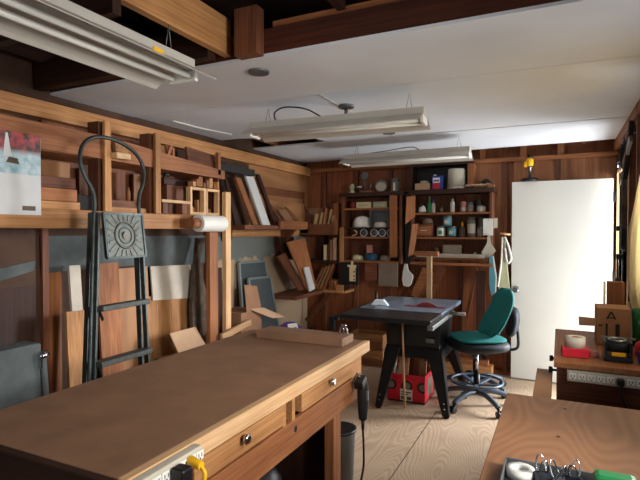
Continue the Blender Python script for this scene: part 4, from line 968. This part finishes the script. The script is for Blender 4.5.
for k, (xa, xb, y, hh, mt, l) in enumerate(((-1.33, -1.24, 4.40, .37, 'cardpale', 'left tan wood scrap standing in the red box'), (-1.22, -1.14, 4.50, .40, 'cardboard', 'middle brown wood scrap standing in the red box'),
        (-1.15, -1.085, 4.42, .35, 'cardpale', 'right tan wood scrap standing in the red box'), (-1.30, -1.10, 4.60, .38, 'fir_Z', 'rear brown sheet standing in the red box'))):
    one('wood_scrap', MB().slab([(xa, y, .008), (xb, y, .008), (xb+.02, y+.02, hh), (xa+.02, y+.02, hh)], .012), mt, l, 'wood scrap')
one('plastic_pipe', MB().cyl((-1.36, 4.36, .008), (-1.335, 4.40, .40), .011), 'white', 'short white pipe sticking up from the red box left side', 'pipe')
one('plastic_pipe', MB().cyl((-1.325, 4.345, .008), (-1.318, 4.37, .30), .010), 'steel', 'short grey pipe sticking up beside the white pipe', 'pipe')

# ------------------------------------------------------------------ chairs
def ellipsoid_pad(mb, c, hx, hy, hz, M=None, nx=20, ny=14, p=3.2):
    """soft padded block (superellipsoid)"""
    c = Vector(c); rings = []
    sg = lambda v, e: math.copysign(abs(v)**e, v)
    for i in range(ny+1):
        th = -PI/2+PI*i/ny
        row = []
        for j in range(nx):
            ph = 2*PI*j/nx
            v = Vector((hx*sg(math.cos(th), 2/p)*sg(math.cos(ph), 2/p), hy*sg(math.cos(th), 2/p)*sg(math.sin(ph), 2/p), hz*sg(math.sin(th), 2/2.4)))
            row.append(mb.bm.verts.new(c+(M@v if M else v)))
        rings.append(row)
    for a, b in zip(rings, rings[1:]):
        for j in range(nx): mb._f([a[j], a[(j+1)%nx], b[(j+1)%nx], b[j]], True)
    bmesh.ops.remove_doubles(mb.bm, verts=mb.bm.verts, dist=1e-5)
    return mb
def office_chair(label, loc, rz, seatz, teal=True, ring=True, colm='chrome', star0=-62):
    t = thing('office_chair', label, 'chair', loc, local=True, rz=rz, group='swivel chairs behind the saw')
    # front towards -Y
    fab = 'teal' if teal else 'chairblack'
    part('seat_pan', ellipsoid_pad(MB(), (0, 0, seatz-.025), .25, .245, .06), 'chairblack', t, label='black underside shell')
    part('seat', ellipsoid_pad(MB(), (0, 0, seatz+.03), .225, .22, .022), fab, t)
    part('column', MB().cyl((0, 0, .10), (0, 0, .28), .027, n=18), 'black', t)
    part('piston', MB().cyl((0, 0, .28), (0, 0, seatz-.06), .014 if ring else .026, n=16), colm, t)
    part('mechanism', box(-.07, .07, -.09, .13, seatz-.10, seatz-.06), 'black', t, .01)
    part('lever', MB().cyl((.05, -.02, seatz-.085), (.22, -.03, seatz-.095), .007).cyl((.20, -.03, seatz-.094), (.24, -.03, seatz-.096), .012), 'black', t)
    if ring:
        rg = MB().tube([(.215*math.cos(a), .215*math.sin(a), .215) for a in [2*PI*i/36 for i in range(36)]], .011, 8, True)
        part('foot_ring', rg, 'chairgrey', t)
        sp = MB()
        for k in range(5):
            a = R(star0+36+72*k); sp.beam((0, 0, .18), (.21*math.cos(a), .21*math.sin(a), .212), .03, .014)
        part('ring_spoke', sp, 'chairgrey', t)
    for k in range(5):
        a = R(star0+72*k); c, s = math.cos(a), math.sin(a)
        l = part('base_arm', MB().tube(curve([(.02*c, .02*s, .115), (.12*c, .12*s, .125), (.22*c, .22*s, .105), (.30*c, .30*s, .075)], 6), .022, 8), 'chairgrey', t)
        cs = MB()
        for d in (-1, 1):
            ox, oy = -s*.016*d, c*.016*d
            cs.cyl((.315*c+ox-s*.008*d, .315*s+oy+c*.008*d, .027), (.315*c+ox*.4, .315*s+oy*.4, .027), .027, n=16)
        cs.cyl((.30*c, .30*s, .03), (.30*c, .30*s, .08), .011)
        part('caster', cs, 'black', l)
    return t
ch = office_chair('teal cushioned drafting stool with foot ring right of the saw', (-.645, 4.50, 0), R(-57), .565)
# padded curved backrest, leaning back
bk_ = MB(); nn, mm = 16, 14
def back(mb, h, w, z0, y0, tilt, thick, bulge, off=0):
    rows = []
    for side in (0, 1):
        grid = []
        for i in range(nn+1):
            v = -1+2*i/nn; row = []
            for j in range(mm+1):
                u = -1+2*j/mm
                # rounded outline
                half = w*(1-abs(v)**4.5*.55)*(1-.10*v)
                x = u*half; zz = z0+(v+1)/2*h*math.cos(tilt); edge = max(0, 1-abs(u)**5)*max(0, 1-abs(v)**6)
                y = y0+(v+1)/2*h*math.sin(tilt)-bulge*(u*u)+.03*math.sin((v+1)*1.5)
                y += (-1 if side == 0 else 1)*thick*(edge**.5)+off
                row.append(mb.bm.verts.new((x, y, zz)))
            grid.append(row)
        rows.append(grid)
    for side, grid in enumerate(rows):
        for i in range(nn):
            for j in range(mm): mb._f([grid[i][j], grid[i][j+1], grid[i+1][j+1], grid[i+1][j]], True)
    bmesh.ops.remove_doubles(mb.bm, verts=mb.bm.verts, dist=1e-5)
    return mb
OFF = Vector((0, 0, 0))
part('backrest', back(bk_, .46, .19, .60, .09, R(25), .03, .03), 'teal', ch)
part('back_shell', back(MB(), .43, .17, .615, .09, R(25), .012, .03, .032), 'chairblack', ch, label='dark rear shell of the backrest')
part('back_bar', MB().tube(curve([(0, .10, .49), (0, .14, .50), (0, .17, .54), (0, .205, .64), (0, .24, .72)]), .014), 'chairblack', ch)
ch2 = office_chair('dark swivel chair standing behind the teal stool', (-.72, 4.95, 0), R(-80), .48, teal=False, ring=False, colm='chairgrey', star0=-20)
OFF = Vector((0, 0, 0))
part('backrest', back(MB(), .28, .17, .53, .31, R(6), .035, .03), 'chairblack', ch2)
part('back_bar', MB().tube(curve([(0, .10, .40), (0, .30, .40), (0, .375, .43), (0, .38, .53), (0, .365, .65)]), .014), 'chairblack', ch2)

# ------------------------------------------------------------------ door slab and corner
t = thing('door_leaf', 'plain white door swung open flat against the back wall', 'door', (0, 5.5, 0))
part('slab', box(-.447, .455, 5.47, 5.51, .012, 2.02), 'doorwhite', t, .003)
k = part('knob', MB().lathe([(.032, 0), (.032, -.006), (.013, -.012), (.013, -.03), (.028, -.045), (.030, -.058), (.020, -.07)], (-.40, 5.47, .925), 24, 'Y'), 'steel', t)
for z in (.28, 1.05, 1.80):
    part('hinge', MB().cyl((.463, 5.465, z), (.463, 5.465, z+.09), .008, n=12).box(.452, .457, 5.468, 5.50, z, z+.09), 'blackmatte', t)
t = thing('power_drill', 'yellow power drill standing nose down on the door top', 'drill', (-.28, 5.49, 2.021))
part('base', MB().lathe([(.080, 0), (.085, .012), (.07, .032), (.03, .038)], (-.28, 5.485, 2.021), 24), 'black', t)
part('chuck', MB().lathe([(.014, .035), (.014, .13), (.024, .135), (.024, .155)], (-.28, 5.485, 2.021), 16), 'steel', t)
part('motor', MB().lathe([(.026, .155), (.034, .165), (.036, .215), (.028, .235)], (-.28, 5.485, 2.021), 18), 'yellow', t)
part('grip', MB().rbox((-.318, 5.485, 2.195), (.035, .035, .06), (0, R(10), 0)), 'yellow', t, .01)
part('motor_cap', MB().lathe([(.028, .235), (.022, .265)], (-.28, 5.485, 2.021), 16), 'black', t)
# hanging cords / tools on the right wall
def coil(label, y, z, ry, rz_, mat, r=.008, turns=5, x=XR-.05):
    t = thing('cord_coil', label, 'cord', (x, y, z-rz_), group='hanks hung on the right wall')
    mb = MB()
    for k in range(turns):
        f = 1-.06*k; mb.tube([(x-.012*(k % 3), y+ry*f*math.cos(a), z+rz_*f*math.sin(a)) for a in [2*PI*i/24 for i in range(24)]], r, 6, True)
    part('loops', mb, mat, t)
    part('hook', MB().tube([(XR-.0, y, z+rz_+.03), (x-.03, y, z+rz_+.01), (x-.03, y, z+rz_-.03)], .006), 'steel', t)
coil('upper dark cord coil hung on the right wall near the ceiling', 4.50, 2.10, .07, .10, 'blackmatte', .006, 4)
coil('long brown cord hank hanging on the right wall at the doorway edge', 4.44, 1.74, .05, .20, 'bark', .006, 4, x=XR-.05)
coil('thin pale cord loop hanging at the doorway corner', 4.86, 1.99, .07, .09, 'bark', .004, 2, x=XR-.04)
coil('short black cord hank low on the right wall beside the doorway', 4.46, 1.46, .04, .09, 'black', .007, 3, x=XR-.05)
t = thing('hand_clamp', 'dark long clamp hanging on the right wall beside the doorway', 'clamp', (XR-.05, 4.56, 1.1))
part('hook', MB().cyl((XR, 4.562, 2.2), (XR-.07, 4.562, 2.2), .006), 'steel', t)
part('bar', MB().box(XR-.06, XR-.05, 4.55, 4.575, 1.08, 2.25), 'laddermetal', t)
part('jaw', MB().box(XR-.10, XR-.05, 4.545, 4.58, 1.52, 1.56).box(XR-.10, XR-.05, 4.545, 4.58, 1.30, 1.34), 'black', t, .004)
part('screw', MB().cyl((XR-.09, 4.56, 1.15), (XR-.09, 4.56, 1.34), .008).cyl((XR-.09, 4.56, 1.08), (XR-.09, 4.56, 1.15), .018), 'redwood_Z', t)
t = thing('long_handled_tool', 'dark long handled tool hanging at the near right wall by the ceiling', 'tool', (XR-.06, 4.2, 1.8))
part('handle', MB().beam((XR-.06, 4.05, 2.28), (XR-.08, 4.22, 1.9), .03, .03), 'blackmatte', t)
part('blade', MB().beam((XR-.07, 4.0, 2.15), (XR-.08, 4.3, 2.0), .02, .05), 'steel', t)
part('hook', MB().cyl((XR, 4.08, 2.2), (XR-.08, 4.08, 2.2), .006), 'steel', t)
# cream curtain at the window
cu = MB(); rows = []
EDGE = [(2.14, 3.15), (2.0, 3.28), (1.885, 3.42), (1.653, 3.71), (1.527, 3.91), (1.35, 4.02), (1.18, 4.05), (1.08, 3.98), (1.0, 3.81), (.94, 3.56)]
def edge_y(z):
    for (za, ya), (zb, yb) in zip(EDGE, EDGE[1:]):
        if z >= zb: return ya+(yb-ya)*(za-z)/(za-zb)
    return EDGE[-1][1]
for i in range(25):
    v = i/24; z = 2.14-1.20*v
    row = []
    for j in range(25):
        u = j/24; yl = edge_y(z)
        y = 2.6+(yl-2.6)*u
        x = XR-.065-.010*math.cos(u*30)*(.4+.6*v)-.02*math.sin(PI*v)
        row.append(cu.bm.verts.new((x, y, z)))
    rows.append(row)
for a, b in zip(rows, rows[1:]):
    for j in range(24): cu._f([a[j], a[j+1], b[j+1], b[j]], True)
t = thing('curtain', 'cream sheet hung as a curtain over the right wall window', 'curtain', (XR-.07, 3.5, 1.04))
part('sheet', cu, 'curtain', t)
part('rod', MB().cyl((XR-.07, 2.65, 2.145), (XR-.07, 3.16, 2.145), .010), 'steel', t)
part('rod_bracket', MB().box(XR-.08, XR, 2.68, 2.70, 2.13, 2.16), 'steel', t); part('rod_bracket', MB().box(XR-.08, XR, 3.12, 3.14, 2.13, 2.16), 'steel', t)

# ------------------------------------------------------------------ near right bench
Bn = thing('plywood_bench', 'near plywood topped bench at the lower right', 'bench', (.15, 1.3, 0))
part('top', box(-.178, .495, .55, 2.03, .875, .90), 'benchply', Bn, .003)
part('side_panel', box(-.15, -.13, .6, 2.0, 0, .875), 'ply_Z', Bn); part('front_panel', box(-.13, .49, 1.98, 2.0, 0, .875), 'ply_Z', Bn)
part('bottom', box(-.13, .49, .6, 1.98, .06, .08), 'ply_X', Bn)
kn = MB()
for (x, y) in ((-.0, 1.66), (.02, 1.93)): kn.lathe([(.006, 0), (.006, .0006)], (x, y, .9), 12)
part('knot', kn, 'darkwood_X', Bn, label='small dark knots in the veneer')
# tray
t = thing('parts_tray', 'black metal tray holding clips on the near plywood bench', 'tray', (.1, 1.22, .9))
x0, x1, y0, y1 = -.125, .42, .98, 1.385
tr = MB().box(x0, x1, y0, y1, .901, .905)
part('floor', tr, 'blackmatte', t)
part('rim', MB().box(x0, x1, y1-.004, y1, .905, .928).box(x0, x1, y0, y0+.004, .905, .928).box(x0, x0+.004, y0, y1, .905, .928).box(x1-.004, x1, y0, y1, .905, .928), 'greymetal', t, .001)
t = thing('tape_roll', 'white round roll in the left corner of the black tray', 'roll', (-.07, 1.32, .905))
part('roll', MB().lathe([(.014, 0), (.034, 0), (.034, .02), (.014, .02), (.014, 0)], (-.085, 1.34, .9055), 24, caps=False), 'white', t)
def binder_clip(x, y, rz, label):
    t = thing('binder_clip', label, 'clip', (x, y, .9055), local=True, rz=rz, group='binder clips in the tray')
    part('body', MB().prism([(-.014, 0), (.014, 0), (.003, .026), (-.003, .026)], 'X', -.02, .02), 'chairblack', t, .002)
    for s in (-1, 1):
        part('handle', MB().tube(curve([(-.011, s*.003, .024), (-.010, s*.012, .042), (-.006, s*.017, .056), (0, s*.019, .060), (.006, s*.017, .056), (.010, s*.012, .042), (.011, s*.003, .024)], 5), .0018, 6), 'chrome', t)
binder_clip(-.035, 1.33, R(20), 'left black binder clip with silver handles in the tray')
binder_clip(.0, 1.315, R(50), 'middle black binder clip with silver handles in the tray')
binder_clip(.035, 1.335, R(-15), 'right black binder clip with silver handles in the tray')
one('scouring_pad', box(.075, .165, 1.31, 1.365, .9055, .952), 'green', 'green scouring pad in the black tray', 'pad', bev=.012)

# ------------------------------------------------------------------ far right bench
B2 = thing('side_bench', 'far wooden bench with a power strip on its front', 'bench', (.24, 3.05, 0))
part('top', box(-.022, .495, 2.61, 3.50, .873, .90), 'fir_Y', B2, .003)
part('front_panel', box(-.01, .49, 2.64, 2.66, .40, .873), 'redwood_X', B2)
part('side_panel', box(-.01, .01, 2.66, 3.46, .0, .873), 'ply_Z', B2)
for x in (-.01, .44): part('leg', box(x, x+.05, 2.66, 2.71, 0, .873), 'fir_Z', B2)
part('shelf', box(-.01, .49, 2.66, 3.46, .42, .44), 'fir_X', B2)
for (y, z) in ((2.66, .848), (2.90, .848)):
    part('knob', MB().lathe([(.006, 0), (.006, -.015), (.016, -.02), (.016, -.035)], (-.01, y, z), 12, 'X'), 'black', B2)
strip('cream power strip on the front of the far right bench', (.035, 2.638, .842), (.345, 2.638, .842), 8, ())
t = thing('plug', 'black plug in the far bench power strip', 'plug', (.25, 2.59, .80))
part('body', box(.235, .265, 2.57, 2.605, .828, .858), 'black', t, .005)
part('cord', MB().tube(curve([(.25, 2.575, .83), (.26, 2.565, .76), (.30, 2.57, .70), (.36, 2.58, .66)]), .005), 'black', t)
t = thing('side_cart', 'low narrow plywood topped cart beside the far bench', 'cart', (-.065, 2.42, 0))
part('top', box(-.10, -.028, 2.06, 2.775, .80, .82), 'ply_Y', t, .003)
part('panel', box(-.094, -.034, 2.10, 2.75, .05, .80), 'ply_Z', t)
for y in (2.14, 2.70): part('foot', box(-.09, -.04, y, y+.03, 0, .05), 'black', t)
t = thing('red_box', 'red box under the tape roll on the far bench', 'box', (.07, 2.77, .9))
part('case', MB().rbox((.07, 2.78, .9225), (.118, .09, .043), (0, 0, R(4))), 'red', t, .003)
t = thing('tape_roll', 'cream tape roll lying on the red box', 'tape roll', (.072, 2.79, .945))
part('roll', MB().lathe([(.018, 0), (.048, 0), (.048, .05), (.018, .05), (.018, 0)], (.07, 2.785, .9445), 28, caps=False), 'offwhite', t)
part('core', MB().lathe([(.016, .001), (.018, .001), (.018, .049), (.016, .049), (.016, .001)], (.07, 2.785, .9445), 28, caps=False), 'cardboard', t)
one('tissue', heap((.155, 2.80, .9005), .022, .02, .03, 12), 'pink', 'crumpled pink paper scrap beside the red box', 'paper')
t = thing('tape_dispenser', 'black and steel dispenser with a yellow label on the far bench', 'dispenser', (.25, 2.77, .9))
part('base', box(.193, .312, 2.72, 2.83, .901, .925), 'black', t, .004)
part('side_plate', box(.195, .205, 2.72, 2.83, .925, .995), 'black', t, .002); part('side_plate', box(.30, .31, 2.72, 2.83, .925, .995), 'black', t, .002)
part('drum', MB().cyl((.205, 2.775, .968), (.30, 2.775, .968), .03, n=24), 'blackmatte', t)
part('ring', MB().tube([(.253+.036*math.cos(a), 2.775+.036*math.sin(a), .998) for a in [2*PI*i/24 for i in range(24)]], .006, 8, True), 'steel', t)
part('top_bar', box(.19, .335, 2.83, 2.84, .99, 1.0), 'steel', t)
part('label', box(.225, .283, 2.717, 2.72, .93, .947), 'yellow', t, label='yellow label')
t = thing('cardboard_box', 'brown cardboard box printed with a dark house shape on the far bench', 'box', (.27, 3.15, .9))
part('carton', box(.183, .345, 3.10, 3.28, .901, 1.103), 'cardboard', t, .003)
part('flap', MB().slab([(.185, 3.10, 1.045), (.18, 3.11, 1.00), (.10, 3.16, .99), (.098, 3.15, 1.04)], .004), 'cardpale', t, label='pale torn flap')
hs = MB()
hs.beam((.232, 3.0985, 1.045), (.252, 3.0985, 1.085), .0025, .008, (0, 0, 1)); hs.beam((.252, 3.0985, 1.085), (.272, 3.0985, 1.045), .0025, .008, (0, 0, 1)); hs.beam((.238, 3.0985, 1.052), (.266, 3.0985, 1.052), .0025, .006)
hs.box(.226, .236, 3.097, 3.10, .93, 1.02).box(.272, .292, 3.097, 3.10, .93, 1.02).box(.193, .212, 3.097, 3.10, 1.005, 1.013)
part('house_print', hs, 'blackmatte', t, label='dark house shape printed on the side')
t = thing('green_cup', 'green glass cup standing behind the printed cardboard box', 'cup', (.385, 3.16, .9))
part('cup', MB().lathe([(.026, 0), (.030, .01), (.034, .12), (.036, .205), (.033, .205), (.028, .012), (.0, .012)], (.385, 3.13, .901), 24), 'greenglass', t)
one('dark_box', box(.255, .345, 3.40, 3.46, .901, 1.22), 'redwood_Z', 'dark brown board standing behind the printed cardboard box', 'board', bev=.003)
one('frame_strip', box(.235, .247, 3.40, 3.42, .901, 1.22), 'white', 'thin white strip standing left of the dark brown board', 'strip')
one('red_pouch', MB().lathe([(.03, 0), (.045, .02), (.04, .07), (.015, .09)], (.375, 2.86, .901), 14), 'red', 'red pouch at the right edge of the far bench', 'pouch')
one('blue_tin', MB().lathe([(.03, 0), (.032, .01), (.032, .055), (.02, .06)], (.365, 2.74, .901), 16), 'blue', 'blue tin in front of the red pouch', 'tin')

# ------------------------------------------------------------------ light: daylight at the doorway and windows, plus added fill lamps
w = bpy.data.worlds.new('World'); S.world = w; w.use_nodes = True
bg = w.node_tree.nodes['Background']; bg.inputs['Color'].default_value = (.86, .93, 1, 1); bg.inputs['Strength'].default_value = 1.8
def area(name, loc, rot, sx, sy, power, col=(1, .97, .93)):
    l = bpy.data.lights.new(name, 'AREA'); l.shape = 'RECTANGLE'; l.size = sx; l.size_y = sy; l.energy = power; l.color = col
    o = bpy.data.objects.new(name, l); C.objects.link(o); o.location = loc; o.rotation_euler = rot
    return o
area('doorway_daylight', (XR+.14, 5.04, 1.03), (R(90), 0, R(90)), .82, 2.04, 8, (.90, .95, 1))
area('ground_bounce_fill', (XR+.9, 4.9, .35), (R(130), 0, R(90)), 1.4, 1.0, 80, (.95, .98, 1))  # added lamp standing in for light off sunlit ground, lifts the ceiling
area('sky_side_fill', (XR+1.7, 6.5, 1.9), Vector((1.9, 2.6, 1.3)).to_track_quat('Z', 'Y').to_euler(), 1.6, 1.6, 600, (.95, .97, 1))  # added lamp past the doorway, lights floor and shelves but misses the door
area('slant_fill', (XR+1.2, .9, 1.9), Vector((3.3, -4.6, .6)).to_track_quat('Z', 'Y').to_euler(), 1.0, 1.0, 190, (1, .97, .93))  # added lamp, aimed through the near window to brighten the back wall
area('window_daylight', (XR+.30, 3.3, 1.6), (R(90), 0, R(90)), .6, .9, 1.2, (1, .97, .92))
area('bench_window_daylight', (XR+.30, .95, 1.65), (R(90), 0, R(90)), 1.0, .85, 4.5, (1, .96, .9))
area('near_window_daylight', (XR+.30, 2.2, 1.6), (R(90), 0, R(90)), 1.2, .85, 1.2, (1, .96, .9))
area('rear_window_daylight', (-1.1, YF-.3, 1.5), (R(90), 0, 0), 1.7, .9, 10, (1, .96, .9))

# ------------------------------------------------------------------ camera
cd = bpy.data.cameras.new('Camera'); cam = bpy.data.objects.new('Camera', cd); C.objects.link(cam)
cd.sensor_width = 36; cd.lens = 500/640*36; cd.clip_start = .02
cam.location = (0, 0, 1.52)
cam.rotation_euler = (PI/2-math.atan(9/500), 0, math.atan(240/500))
S.camera = cam
S.view_settings.view_transform = 'Standard'; S.view_settings.look = 'None'
S.view_settings.gamma = 1; S.view_settings.use_curve_mapping = False
S.view_settings.exposure = 0.0
